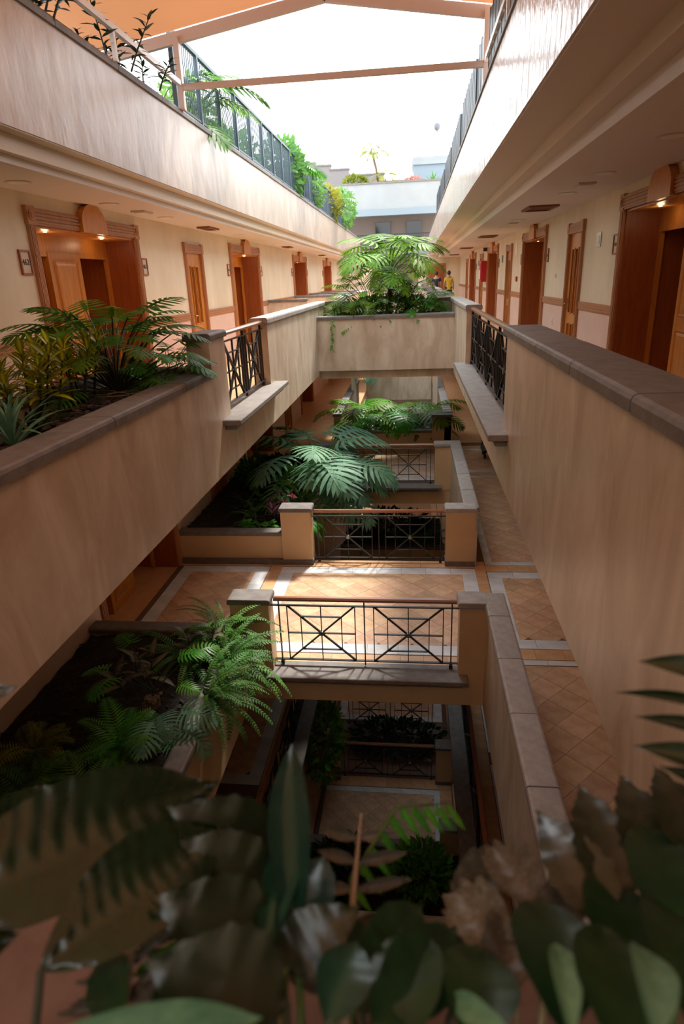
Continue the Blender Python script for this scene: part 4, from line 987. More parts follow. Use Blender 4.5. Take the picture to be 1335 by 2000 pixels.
def blade_leaf(name, mats, L, W, elev=0.0, p1=-.5, fold=.25, Lp=0.0, ns=8, shape=.45, wave=0.0, seed=0, veins=0.0, tipx=1.15, rp=.005, p0=None, serr=0.0):
    """a plain pointed leaf, folded along its midrib; shape is where it is widest"""
    rr = random.Random(seed); b = MB(); st = [(0, 0, elev)]
    if Lp > 0:
        st = arc(elev, Lp, 4, elev * .8); b.tube([(x, 0, z) for x, z, p in st], rp, 4, min(1, len(mats) - 1), cap=False)
    bl = shift(st, arc(0, L, ns, p1, elev if p0 is None else p0)); rows = []
    for i in range(ns + 1):
        t = i / ns; x, z, p = at_arc(bl, t)
        g = (t / shape) if t < shape else (1 - t) / (1 - shape)
        w = W / 2 * max(.015, math.sin(PI / 2 * g) ** (.8 if t < shape else tipx)) * (1 + (serr if i % 2 else -serr)); row = []
        for s, r_ in ((-1, 0), (-.5, .25), (0, 1), (.5, .25), (1, 0)):
            v = s * w; up = abs(s) * w * fold + wave * W * math.sin(i * 1.9 + s * 1.3 + seed) * abs(s) + (veins * W * (1 if i % 2 else -1) * (1 - abs(s)) * abs(s) * 4)
            row.append(b.vert((x - math.sin(p) * up, v, z + math.cos(p) * up), r_))
        rows.append(row)
    for i in range(ns):
        for j in range(4): b.face((rows[i][j], rows[i + 1][j], rows[i + 1][j + 1], rows[i][j + 1]))
    return b.mesh(name, mats, smooth=True)

def put(mesh, parent, loc, az, s=1.0, tilt=0.0, roll=0.0, name='leaf'):
    o = link(name, mesh, parent); o.location = loc; o.scale = (s, s, s)
    o.rotation_euler = (Matrix.Rotation(az, 3, 'Z') @ Matrix.Rotation(-tilt, 3, 'Y') @ Matrix.Rotation(roll, 3, 'X')).to_euler()
    return o

PH = {}
def philo_set(m, kind='large'):
    if (m, kind) not in PH:
        Lp, L, W, n = {'large': (.80, .95, .50, 10), 'small': (1.0, .50, .25, 9)}[kind]
        el = {'large': ((1.40, -.45), (1.25, -.65), (1.05, -.8), (.80, -.95), (.5, -1.05), (.2, -1.2)), 'small': ((1.42, -.15), (1.25, -.3), (1.08, -.45), (.85, -.5), (.62, -.6), (.35, -.7))}[kind]
        PH[m, kind] = [lobed_leaf('philodendron_leaf', [m, 'stalk' if kind == 'large' else 'stalk_dark'], e, Lp, L, W, n, None, p1, k, .66, .16, .014 if kind == 'large' else .010) for k, (e, p1) in enumerate(el)]
    return PH[m, kind]
def philodendron(name, label, loc, m, n, R0, seed, group=None, az0=None, spread=PI, hi=.6, trunk=0, lean=(0, 0), zmin=0, low=True, skew=1.0, kind='large'):
    """n leaves from one crown; R0 = reach of a leaf; az0/spread limit the directions"""
    rr = random.Random(seed); t = thing(name, label, 'plant', loc, 0, group); S = philo_set(m, kind); top = (lean[0] * trunk, lean[1] * trunk, trunk)
    if trunk:
        b = MB(); pts = [(top[0] * k / 6 + .02 * math.sin(k * 2), top[1] * k / 6, trunk * k / 6 - .05) for k in range(7)]
        b.tube(pts, [.075, .07, .068, .066, .07, .072, .06], 9)
        for k in range(26):
            f = rr.random(); a = rr.uniform(0, 6.28); p = Vector((top[0] * f + .07 * math.cos(a), top[1] * f + .07 * math.sin(a), trunk * f)); b.sphere(p, (.022, .022, .012), 6, 4)
        b.build('trunk', 'trunk', t, smooth=True)
    for k in range(n):
        f = (k + .5) / n; az = (az0 if az0 is not None else 0) + (rr.uniform(-1, 1) * spread if az0 is not None else k * 2.399 + rr.uniform(-.3, .3))
        i = min(5, int((f ** skew) * (6 if low else 4.2))); s = R0 * rr.uniform(.8, 1.12) * (1.0 if i < 4 else .85)
        put(S[i], t, (top[0] + rr.uniform(-.03, .03), top[1] + rr.uniform(-.03, .03), top[2] + rr.uniform(-.03, .03)), az, s, rr.uniform(-.12, .12), rr.uniform(-.3, .3))
    return t
FR = {}
def fern_set(m, stalk='stalk_dark', pairs=24, W=.13, kind='s'):
    k_ = (m, pairs, W, kind)
    if k_ not in FR: FR[k_] = [fern_frond('fern_frond', [m, stalk], e, 1.0, W, pairs, p1, k, .30) for k, (e, p1) in enumerate(((1.38, -.2), (1.15, -.5), (.9, -.8), (.6, -1.0), (.3, -1.2)))]
    return FR[k_]
def fern(name, label, loc, m, n, L, seed, az0=None, spread=PI, pairs=24, W=.13, group=None, droop=0):
    rr = random.Random(seed); t = thing(name, label, 'fern', loc, 0, group); S = fern_set(m, pairs=pairs, W=W)
    for k in range(n):
        az = (az0 + rr.uniform(-1, 1) * spread) if az0 is not None else k * 2.399 + rr.uniform(-.4, .4)
        i = min(4, int(5 * (k + .5) / n)); put(S[i], t, (rr.uniform(-.04, .04), rr.uniform(-.04, .04), 0), az, L * rr.uniform(.7, 1.15), rr.uniform(-.15, .15) - droop, rr.uniform(-.35, .35), 'frond')
    return t
BL = {}
def blades(m, L=1, W=.25, **k):
    key = (m, W, tuple(sorted(k.items())))
    if key not in BL: BL[key] = [blade_leaf('blade_leaf', [m, 'stalk'], 1.0, W * f, seed=i, p1=p1, **k) for i, (f, p1) in enumerate(((1, -.5), (.85, -.9), (1.1, -.25)))]
    return BL[key]
def leafy(name, label, cat, loc, m, stems, per, h, L, W, seed, stalk='stalk_dark', group=None, spread=.15, tilt=(.1, 1.1), lean=.25, frac=.35, **k):
    """upright stems with leaves whorled along their upper part"""
    rr = random.Random(seed); t = thing(name, label, cat, loc, 0, group); S = blades(m, 1, W / L, **k)
    for j in range(stems):
        a = 6.28 * j / max(1, stems) + rr.uniform(-.4, .4); r0 = spread * rr.uniform(.2, 1) if stems > 1 else 0; hh = h * rr.uniform(.75, 1.1)
        base = Vector((r0 * math.cos(a), r0 * math.sin(a), 0)); tip = base + Vector((math.cos(a) * lean * hh, math.sin(a) * lean * hh, hh))
        b = MB(); b.tube([base + (tip - base) * u + Vector((0, 0, -.03 if u == 0 else 0)) for u in (0, .35, .7, 1)], [.011, .009, .007, .004], 5); b.build('stem', stalk, t)
        for i in range(per):
            f = frac + (1 - frac) * (i + .5) / per; q = base + (tip - base) * f
            put(S[rr.randrange(3)], t, q, i * 2.399 + rr.uniform(-.3, .3) + j, L * rr.uniform(.75, 1.1) * (1.05 - .35 * f), tilt[0] + (tilt[1] - tilt[0]) * f ** 1.5 + rr.uniform(-.15, .15), rr.uniform(-.3, .3))
    return t
def rosette(name, label, cat, loc, m, n, L, W, seed, tilt=(.1, 1.2), group=None, **k):
    rr = random.Random(seed); t = thing(name, label, cat, loc, 0, group); S = blades(m, 1, W / L, **k)
    for i in range(n):
        f = i / n; put(S[rr.randrange(3)], t, (0, 0, .01 * i / n), i * 2.399, L * rr.uniform(.75, 1.1), tilt[0] + (tilt[1] - tilt[0]) * f + rr.uniform(-.1, .1), rr.uniform(-.3, .3))
    return t
def bush(name, label, loc, r, m, n, leaf, seed, cat='shrub', stem=True, kind_leaf='oval', hang=0.0):
    """a dense shrub: leaves too many to count in one part, with its stems beside it"""
    rr = random.Random(seed); t = thing(name, label, cat, loc); b = MB()
    for k in range(n):
        v = Vector((rr.gauss(0, 1), rr.gauss(0, 1), rr.gauss(0, 1))).normalized() * rr.uniform(.35, 1.0) ** .6
        c = Vector((v.x * r[0], v.y * r[1], r[2] + v.z * r[2] - hang * rr.random()))
        d = (v + Vector((rr.uniform(-.6, .6), rr.uniform(-.6, .6), rr.uniform(-.4, .5)))).normalized(); s = d.cross(Vector((rr.uniform(-1, 1), rr.uniform(-1, 1), rr.uniform(-1, 1)))).normalized()
        l = leaf * rr.uniform(.7, 1.3); w = l * (.30 if kind_leaf == 'oval' else .12); nn = d.cross(s) * l * .12
        b.poly([c, c + d * l * .45 + s * w - nn, c + d * l, c + d * l * .45 - s * w - nn])
    o = b.build('foliage', m, t); o['kind'] = 'stuff'
    if stem:
        b = MB()
        for k in range(5): a = k * 1.257; b.tube([(0, 0, -.03), (r[0] * .4 * math.cos(a), r[1] * .4 * math.sin(a), r[2] * .8), (r[0] * .6 * math.cos(a), r[1] * .6 * math.sin(a), r[2] * 1.3)], [.014, .010, .005], 4)
        b.build('branches', 'trunk', t)
    return t

# --- top floor, near left planter
zs = -.95
CR = dict(elev=0.0, fold=.18, shape=.5, ns=6)
leafy('croton', 'yellow and green croton shrub at the left edge of the near planter', 'shrub', (-2.90, 4.45, zs), 'leaf_croton', 9, 24, .56, .24, .075, 11, spread=.2, **CR)
leafy('croton', 'yellow and green croton shrub with bare stems beside the big split-leaf plant', 'shrub', (-2.98, 5.22, zs), 'leaf_croton', 6, 24, .55, .23, .075, 12, spread=.16, frac=.45, **CR)
leafy('croton', 'small croton behind the others close to the inner wall', 'shrub', (-3.05, 5.62, zs), 'leaf_croton', 5, 22, .58, .22, .07, 13, spread=.12, frac=.45, **CR)
philodendron('split_leaf_plant', 'spreading split-leaf plant with feathery fronds beside the pillar of the near planter', (-2.83, 5.85, zs), 'leaf_philo', 64, .80, 21, skew=1.2, kind='small')
philodendron('split_leaf_plant', 'low split-leaf plant hanging over the coping by the pillar', (-2.42, 6.12, zs), 'leaf_philo', 22, .42, 22, skew=.7, kind='small')
rosette('broad_leaf_plant', 'small bright green broad-leaved plant behind the split-leaf plant', 'plant', (-2.68, 6.25, zs), 'leaf_bright', 14, .26, .13, 23, Lp=.35, fold=.1, elev=.3)
rosette('spider_plant', 'grassy dark green plant spilling over the coping at the left edge', 'plant', (-2.45, 3.55, zs + .05), 'leaf_bluegreen', 30, .46, .035, 24, tilt=(.3, 1.3), fold=.3, ns=7, elev=.5)
rosette('strap_leaf_plant', 'glossy strap-leaved plant at the left edge of the near planter', 'plant', (-2.62, 4.05, zs), 'leaf_glossy', 14, .36, .07, 25, tilt=(.2, 1.0), fold=.2, ns=7, elev=.35)
for k, (x, y, s) in enumerate(((-2.8, 5.5, .5), (-2.7, 5.75, .4), (-2.85, 5.65, .6))):
    rr = random.Random(40 + k); b = MB(); b.tube([(i * .06 * s * 2 - .2, .05 * math.sin(i * 1.3 + k), .012 + .006 * math.sin(i * 2)) for i in range(8)], .006, 5)
    tag(b.build('aerial_root', 'root', None, loc=(x, y, zs + .02)), f'pale wavy aerial root on the soil, {["longest", "shortest", "middle"][k]} of three', 'root')
for k, (x, y) in enumerate(((-2.72, 5.0), (-2.62, 5.2))):
    o = link('fallen_leaf', blade_leaf('fallen_leaf', ['leaf_straw'], .10, .035, 0, -.3, .4, ns=5, seed=k)); o.location = (x, y, zs + .035); o.rotation_euler = (0, 0, 1 + k); tag(o, f'dry fallen leaf on the dark soil, {["nearer", "farther"][k]} of the two', 'leaf')

# --- top floor, planter bridging the atrium
zc = -.86
philodendron('tree_philodendron', 'tall split-leaf tree plant with thick trunk in the bridging planter', (-.55, 14.75, zc), 'leaf_lime', 32, .90, 31, trunk=.90, lean=(.04, 0), skew=1.15)
philodendron('split_leaf_plant', 'yellow-green split-leaf plant left of the tall trunk in the bridging planter', (-1.15, 14.8, zc), 'leaf_lime', 18, .68, 32, skew=.9)
philodendron('split_leaf_plant', 'split-leaf plant right of the tall trunk in the bridging planter', (.12, 14.95, zc), 'leaf_philo', 15, .62, 33, skew=.9)
philodendron('split_leaf_plant', 'dark split-leaf plant behind the tall trunk', (-.5, 16.0, F4), 'leaf_bluegreen', 14, .95, 34, trunk=.4)
philodendron('split_leaf_plant', 'lime split-leaf plant filling the left half of the bridging planter', (-.95, 14.6, zc), 'leaf_lime', 26, .78, 44, trunk=.15, kind='small', skew=1.1)
philodendron('split_leaf_plant', 'green split-leaf plant filling the right half of the bridging planter', (-.15, 14.6, zc), 'leaf_bright', 24, .74, 45, trunk=.15, kind='small', skew=1.1)
fern('fern', 'yellowish fern at the left end of the bridging planter', (-1.62, 14.4, zc), 'leaf_fern_yellow', 18, .62, 35, W=.14)
fern('fern', 'bright fern behind the yellowish fern on the bridge', (-1.5, 14.95, zc), 'leaf_lime', 16, .66, 36, W=.16, pairs=16)
fern('fern', 'green fern under the trunk of the tree plant', (-.72, 14.3, zc), 'leaf_fern', 18, .5, 37)
fern('fern', 'dense fern right of the trunk on the bridge', (.12, 14.32, zc), 'leaf_fern', 22, .55, 38)
fern('fern', 'fern at the right end of the bridging planter', (.46, 14.4, zc), 'leaf_fern', 16, .42, 39)
rosette('broad_leaf_plant', 'single broad pale leaf plant below the trunk of the tree plant', 'plant', (-.6, 14.25, zc + .1), 'leaf_bluegreen', 6, .42, .13, 41, tilt=(-.2, .8), fold=.2, elev=.2)
bush('undergrowth', 'low mixed undergrowth along the bridging planter', (-.55, 14.5, zc - .02), (1.25, .34, .26), 'leaf_lime', 1300, .085, 42, cat='plants', stem=False)
bush('cordyline', 'dark reddish seed clusters and leaves around the trunk', (-.28, 14.7, zc + .45), (.30, .2, .16), 'leaf_purple', 160, .09, 43)
t = thing('trailing_vine', 'thin vine trailing down the front of the bridging planter', 'vine', (-1.72, 13.84, -.74))
b = MB(); b.tube([(.02 * math.sin(k * 1.7), -.01, -.09 * k) for k in range(9)], .005, 4); b.build('stem', 'stalk', t)
for k in range(16):
    rr = random.Random(k); S = blades('leaf_bright', 1, .7, fold=.1, ns=5)
    put(S[k % 3], t, (.02 * math.sin(k * .9) + .0, -.012, -.05 - .044 * k), -1.57 + rr.uniform(-1.3, 1.3), .085 * rr.uniform(.7, 1.25), rr.uniform(-.9, .2))

# --- third floor, near planter
z3s = F3 + .50
SF = dict(pairs=21, W=.085)
fern('sword_fern', 'sword fern arching over the landing pillar from the near planter', (-2.25, 6.35, z3s + .15), 'leaf_fern', 40, .75, 51, **SF)
fern('sword_fern', 'dark sword fern hanging over the atrium edge below the pillar', (-2.10, 5.75, z3s + .14), 'leaf_fern', 40, .80, 52, az0=-.2, spread=1.4, **SF)
fern('sword_fern', 'sword fern leaning back over the soil behind the pillar', (-2.65, 6.1, z3s), 'leaf_fern', 24, .8, 53, **SF)
fern('sword_fern', 'trailing sword fern nearest the foreground leaves', (-2.08, 5.15, z3s + .14), 'leaf_fern', 34, .75, 54, az0=0.1, spread=1.2, **SF)
fern('feathery_fern', 'bright feathery fern low in the near third floor planter', (-2.75, 4.55, z3s), 'leaf_bright', 26, .55, 55, pairs=18, W=.24)
fern('feathery_fern', 'olive feathery fern at the left edge of the near third floor planter', (-3.55, 4.45, z3s), 'leaf_fern_yellow', 20, .55, 56, pairs=18, W=.22)
fern('feathery_fern', 'dark feathery fern at the bottom left of the near third floor planter', (-3.35, 3.95, z3s), 'leaf_fern', 26, .55, 57, pairs=18, W=.24)
fern('feathery_fern', 'feathery fern behind the big foreground leaf', (-2.75, 3.85, z3s), 'leaf_fern', 24, .5, 58, pairs=18, W=.24)
philodendron('split_leaf_plant', 'young split-leaf plant with a curved stalk in the near third floor planter', (-2.75, 5.15, z3s), 'leaf_bright', 6, .62, 59, skew=.5, low=False, kind='small', trunk=.2, lean=(.5, .2))
philodendron('split_leaf_plant', 'grey-green split-leaf plant drooping at the planter edge', (-2.45, 4.9, z3s), 'leaf_bluegreen', 6, .42, 60, az0=-.6, spread=.9)
leafy('bronze_leaf_plant', 'bronze broad-leaved plant beside the curved stalk', 'plant', (-2.95, 5.45, z3s), 'leaf_bronze', 3, 8, .5, .34, .11, 61, fold=.15, ns=7)
leafy('bronze_leaf_plant', 'bronze broad-leaved plant by the pillar base', 'plant', (-2.42, 6.05, z3s), 'leaf_bronze', 2, 8, .4, .30, .11, 62, fold=.15, ns=7)
fern('feathery_fern', 'sunlit yellow fern hanging from the near third floor planter corner', (-2.15, 3.55, z3s + .12), 'leaf_fern_yellow', 20, .6, 63, az0=0, spread=1.5, pairs=20, W=.2, droop=.5)

# --- third floor, planter beyond the landing
philodendron('split_leaf_plant', 'huge grey-green split-leaf plant leaning over the atrium beyond the landing', (-2.10, 12.15, z3s), 'leaf_bluegreen', 26, 1.15, 71, trunk=.35, lean=(.3, 0), skew=.8)
philodendron('split_leaf_plant', 'long drooping split leaves of a plant over the second landing railing', (-1.85, 12.0, z3s + .2), 'leaf_bluegreen', 9, 1.1, 72, az0=-.55, spread=.5, skew=.45)
fern('sword_fern', 'sword fern in the middle of the planter beyond the landing', (-2.75, 11.3, z3s), 'leaf_fern', 22, .85, 73, **SF)
fern('sword_fern', 'dark sword fern against the wall side of the planter beyond the landing', (-3.1, 11.0, z3s), 'leaf_dark', 18, .75, 74, **SF)
fern('sword_fern', 'small sword fern left of the purple plant', (-2.95, 10.65, z3s), 'leaf_fern', 14, .6, 75, **SF)
fern('sword_fern', 'hanging fern below the purple plant on the atrium side', (-2.08, 10.9, z3s + .1), 'leaf_fern', 22, .8, 76, az0=0, spread=1.5, droop=.4, **SF)
leafy('cordyline', 'purple-leaved cordyline with a red tuft behind the landing pillar', 'plant', (-2.45, 10.55, z3s), 'leaf_purple', 4, 11, .42, .26, .08, 77, fold=.15, ns=6)
rosette('red_tuft_plant', 'small plant with a red top above the purple leaves', 'plant', (-2.2, 10.75, z3s + .42), 'leaf_red', 8, .12, .05, 78, fold=.2)
rosette('broad_leaf_plant', 'bright green rosette among the purple leaves', 'plant', (-2.45, 10.75, z3s + .35), 'leaf_bright', 8, .24, .07, 79, fold=.2)
rosette('pothos', 'pale green heart-leaved creeper over the low planter wall', 'plant', (-2.95, 10.2, z3s + .05), 'leaf_bright', 16, .16, .12, 80, Lp=.25, fold=.1, tilt=(.1, .9), elev=.2)
rosette('pothos', 'green creeper beside the landing pillar', 'plant', (-2.55, 10.18, z3s + .05), 'leaf_philo', 18, .15, .12, 81, Lp=.25, fold=.1, tilt=(.1, .9), elev=.2)
bush('leafy_shrub', 'mid green shrub under the huge split leaves at the atrium edge', (-2.3, 11.5, z3s), (.38, .6, .36), 'leaf_fern', 700, .12, 84)
bush('leafy_shrub', 'dense green shrub behind the ferns beyond the landing', (-2.7, 12.6, z3s), (.6, .55, .35), 'leaf_dark', 900, .12, 82)
bush('leafy_shrub', 'leafy shrub along the wall side under the left parapet', (-3.3, 12.9, z3s), (.5, .7, .3), 'leaf_fern', 600, .12, 83)

# --- third floor, far cross planter
z3c = F3 + .46
philodendron('split_leaf_plant', 'sunlit split-leaf plant at the left of the far cross planter', (-1.55, 18.3, z3c), 'leaf_lime', 11, 1.05, 91, skew=.6, low=False)
philodendron('split_leaf_plant', 'low bright split-leaf plant in the far cross planter', (-1.0, 18.1, z3c), 'leaf_bright', 14, .8, 92)
philodendron('split_leaf_plant', 'tall split-leaf plant on long stalks at the right of the far cross planter', (.35, 18.6, z3c), 'leaf_lime', 6, 1.15, 93, skew=.35, low=False)
philodendron('split_leaf_plant', 'single tall leaf plant in the middle of the far cross planter', (-.4, 18.7, z3c), 'leaf_bright', 4, 1.15, 94, skew=.5, low=False)
for k, (x, m) in enumerate(((-1.25, 'leaf_dark'), (-.75, 'leaf_fern'), (-.25, 'leaf_fern'), (.2, 'leaf_dark'), (.62, 'leaf_fern'))):
    fern('fern', f'dark fern, {["first", "second", "third", "fourth", "fifth"][k]} from the left along the far cross planter', (x, 17.95, z3c), m, 20, .75, 95 + k, W=.15)
philodendron('hanging_philodendron', 'bluish split-leaf plant hanging down the far tan cross wall', (-1.3, 21.9, -2.9), 'leaf_bluegreen', 8, .75, 101, az0=-1.57, spread=1.2, skew=.4)

# --- lower floors
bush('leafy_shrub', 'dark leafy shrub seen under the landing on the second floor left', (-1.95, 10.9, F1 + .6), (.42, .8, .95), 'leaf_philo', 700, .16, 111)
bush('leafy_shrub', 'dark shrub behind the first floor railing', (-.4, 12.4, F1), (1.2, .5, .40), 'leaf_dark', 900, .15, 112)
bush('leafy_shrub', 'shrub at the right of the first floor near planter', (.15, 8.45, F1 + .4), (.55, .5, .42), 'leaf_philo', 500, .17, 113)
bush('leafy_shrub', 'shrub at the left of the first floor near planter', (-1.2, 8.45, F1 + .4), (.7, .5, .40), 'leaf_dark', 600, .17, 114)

for k, (x, m) in enumerate(((-1.4, 'leaf_fern'), (-.75, 'leaf_philo'), (-.1, 'leaf_fern'), (.5, 'leaf_philo'))):
    fern('fern', f'fern in the second floor cross planter, {["first", "second", "third", "fourth"][k]} from the left', (x, 16.95, F2 + .46), m, 22, .75, 160 + k, W=.14, pairs=20)
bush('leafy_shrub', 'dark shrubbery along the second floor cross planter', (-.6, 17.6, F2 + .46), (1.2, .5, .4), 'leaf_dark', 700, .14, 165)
fern('sword_fern', 'fern trailing down the atrium wall beside the far landing railing', (-1.95, 10.35, z3s + .1), 'leaf_bright', 16, .6, 166, az0=-.2, spread=1.0, droop=.6, **SF)

# --- roof terraces
for k, (x, y, r, m, n, lf) in enumerate(((-4.2, 12.6, (.7, 1.2, .5), 'leaf_roof', 500, .2), (-3.55, 19.0, (.6, 1.0, .75), 'leaf_roof', 800, .2), (-3.35, 22.5, (.45, .9, .6), 'leaf_roof', 600, .16), (-3.3, 27.2, (.5, 1.2, .65), 'leaf_fern_yellow', 600, .18), (-3.15, 31.2, (.55, 1.0, .85), 'leaf_roof', 900, .16), (-4.3, 15.6, (.8, 1.5, .55), 'leaf_roof', 600, .2))):
    bush('terrace_shrub', f'light green shrub by the left terrace fence, {["nearest", "second", "third", "fourth", "fifth", "sixth"][k]} along it', (x, y, 2.15), r, m, n, lf, 120 + k)
philodendron('split_leaf_plant', 'large split-leaf plant rising over the left terrace fence by the awning', (-4.1, 11.2, 2.2), 'leaf_roof', 18, .95, 131, skew=.9)
philodendron('split_leaf_plant', 'split-leaf plant leaning over the terrace fence toward the sky', (-3.75, 11.6, 2.5), 'leaf_roof', 5, .95, 132, az0=.3, spread=.5, skew=.35, low=False)
philodendron('split_leaf_plant', 'split-leaf plant spilling over the fence half way along the left terrace', (-3.35, 19.6, 2.6), 'leaf_philo', 16, .65, 133)
philodendron('split_leaf_plant', 'split-leaf plant hanging over the far part of the left terrace fence', (-3.1, 27.5, 2.5), 'leaf_roof', 12, .75, 134)
for k, (y, n, h) in enumerate(((5.6, 5, .40), (6.15, 7, .36), (7.65, 4, .50), (8.35, 3, .36))):
    leafy('oleander', f'dark oleander sprig at the left terrace edge, {["nearest", "second", "third", "fourth"][k]} from the viewer', 'shrub', (-3.16, y, 2.2), 'leaf_dark', n, 22, h, .20, .05, 140 + k, spread=.22, lean=.6, frac=.2, tilt=(.2, .7), fold=.1, ns=4)
philodendron('roof_tree', 'small pale tree with drooping leaf clusters on the far roof', (-2.0, 43, 4.99), 'leaf_fern_yellow', 16, .75, 145, trunk=2.0, lean=(-.2, 0), skew=.8)
philodendron('roof_tree', 'low leafy shoot at the foot of the small roof tree', (-1.7, 42.8, 4.99), 'leaf_fern_yellow', 14, .75, 146, trunk=.5, skew=.8)
bush('terrace_shrub', 'round pale shrub on the far wing left of the palm', (-3.4, 41.5, 4.99), (.7, .6, .36), 'leaf_fern_yellow', 500, .2, 151)
bush('terrace_shrub', 'dusty pink shrub on the far wing right of the palm', (.0, 41.5, 4.99), (.55, .4, .25), 'leaf_bloom', 400, .14, 152)
rosette('yucca', 'spiky green yucca against the white rooftop block', 'plant', (1.15, 41.4, 4.99), 'leaf_philo', 44, .75, .06, 153, tilt=(.1, 1.4), fold=.2, ns=5, elev=.2)

# ------------------------------------------------------------------ plants growing in the planter right under the viewer
def between(mesh, parent, p, q, normal=(0, -.35, 1), name='leaf', wid=1.0):
    """set a unit leaf so that it runs from p to q with its face towards normal; wid scales its breadth"""
    p, q = Vector(p), Vector(q); x = q - p; L = x.length; x.normalize(); n_ = Vector(normal); y = n_.cross(x).normalized(); z = x.cross(y)
    o = link(name, mesh, parent); m = Matrix((x * L, y * wid, z * L)).transposed().to_4x4(); m.translation = p; o.matrix_world = m
    return o
def stalk(parent, pts, r, m, name='stalk'): b = MB(); b.tube(pts, r, 6); return b.build(name, m, parent, smooth=True)
U = {}
def unit(m, ratio, **k):
    key = (m, ratio, tuple(sorted(k.items())))
    if key not in U: U[key] = blade_leaf('broad_leaf', [m], 1, ratio, .12, -.35, ns=16, p0=.25, **k) if 'p0' not in k else blade_leaf('broad_leaf', [m], 1, ratio, .12, k.pop('p1', -.35), ns=16, **k)
    return U[key]
def grown(name, label, cat, m, leaves, root, stem, ratio=.3, stem_r=.004, **k):
    t = thing(name, label, cat, (0, 0, 0))
    for i, (p, q, w) in enumerate(leaves):
        L = (Vector(q) - Vector(p)).length
        between(unit(m, .4, seed=i % 3, **k), t, p, q, (0, -.6, .8), 'leaf', w / .4)
        if stem:
            r_ = Vector(root) + Vector((.02 * math.cos(i * 2.4), .02 * math.sin(i * 2.4), 0)); p_ = Vector(p); mid = r_.lerp(p_, .5) + Vector((0, -.03, .05))
            stalk(t, [r_, mid, p_, p_.lerp(Vector(q), .06)], [stem_r * 1.2, stem_r, stem_r * .8, stem_r * .4], stem)
    return t
def ribbed_leaf(name, m, ratio, p0=.3, p1=-.45, fold=.2, nv=15, amp=.010, seed=0):
    """a broad glossy leaf with slanting side veins pressed into it"""
    b = MB(); ns = 60; bl = arc(0, 1, ns, p1, p0); rows = []; ac = [-1, -.75, -.5, -.25, 0, .25, .5, .75, 1]
    for i in range(ns + 1):
        t = i / ns; x, z, p = bl[i]; g = (t / .42) if t < .42 else (1 - t) / .58
        w = ratio / 2 * max(.012, math.sin(PI / 2 * g) ** (.75 if t < .42 else 1.05)); row = []
        for s in ac:
            ph = 2 * PI * (t * nv - abs(s) * 1.6); up = abs(s) * w * fold + amp * math.sin(ph) * min(1, abs(s) * 4) * (1 - abs(s) ** 4) + .02 * math.sin(t * 9 + s * 2 + seed) * abs(s)
            row.append(b.vert((x - math.sin(p) * up, s * w, z + math.cos(p) * up), max(0, 1 - abs(s) * 8)))
        rows.append(row)
    for i in range(ns):
        for j in range(8): b.face((rows[i][j], rows[i + 1][j], rows[i + 1][j + 1], rows[i][j + 1]))
    return b.mesh(name, [m], smooth=True)
RB = [ribbed_leaf('ribbed_leaf', 'leaf_glossy', .42, seed=k, p0=(.3, .45, .2)[k], p1=(-.45, -.3, -.6)[k]) for k in range(3)]
def lily(label, leaves, root):
    t = thing('peace_lily', label, 'plant', (0, 0, 0))
    for i, (p, q, w) in enumerate(leaves):
        between(RB[i % 3], t, p, q, (.1, -.6, .8), 'leaf', w / .42); r_ = Vector(root) + Vector((.02 * math.cos(i * 2.4), .02 * math.sin(i * 2.4), 0)); p_ = Vector(p)
        stalk(t, [r_, r_.lerp(p_, .5) + Vector((0, -.03, .05)), p_, p_.lerp(Vector(q), .06)], [.005, .004, .0035, .002], 'stalk_dark')
lily('large dark ribbed leaf reaching in from the lower left with smaller leaves beside it',
     [((-.420, .330, -.500), (-.211, .562, -.529), .115), ((-.296, .316, -.510), (-.195, .50, -.550), .085), ((-.430, .39, -.49), (-.351, .52, -.496), .040), ((-.48, .49, -.42), (-.458, .576, -.425), .028), ((-.40, .25, -.46), (-.335, .345, -.515), .05)], (-.30, .20, -.95))
grown('peace_lily', 'upright blue-green leaves in the middle of the planter under the viewer', 'plant', 'leaf_teal',
     [((-.101, .378, -.556), (-.149, .616, -.520), .044), ((-.107, .352, -.548), (-.093, .498, -.567), .052), ((-.062, .298, -.517), (-.047, .382, -.536), .045), ((-.130, .36, -.55), (-.118, .54, -.55), .035)], (-.09, .27, -.95), 'stalk', fold=.3, shape=.45, wave=.02)
grown('holly_fern', 'dark olive holly fern with rounded leaflets left of the upright leaves', 'fern', 'leaf_olive',
      [((-.144, .500, -.581), (-.248, .470, -.493), .075), ((-.136, .448, -.573), (-.240, .428, -.501), .080), ((-.126, .395, -.564), (-.226, .372, -.495), .078), ((-.097, .316, -.524), (-.195, .296, -.458), .085),
       ((-.118, .36, -.55), (-.045, .40, -.52), .05)],
      (-.11, .28, -.95), 'stalk_dark', fold=.15, shape=.40, wave=.05, serr=.05)
grown('holly_fern', 'dark olive holly fern with toothed pointed leaflets at the lower right', 'fern', 'leaf_olive',
      [((.189, .434, -.543), (.196, .618, -.565), .065), ((.232, .450, -.540), (.246, .633, -.560), .062), ((.268, .469, -.534), (.283, .631, -.544), .06), ((.173, .408, -.542), (.136, .577, -.567), .062),
       ((.29, .45, -.52), (.325, .60, -.53), .06)],
      (.21, .27, -.95), 'stalk_dark', fold=.15, shape=.30, wave=.03, serr=.07, tipx=1.5)
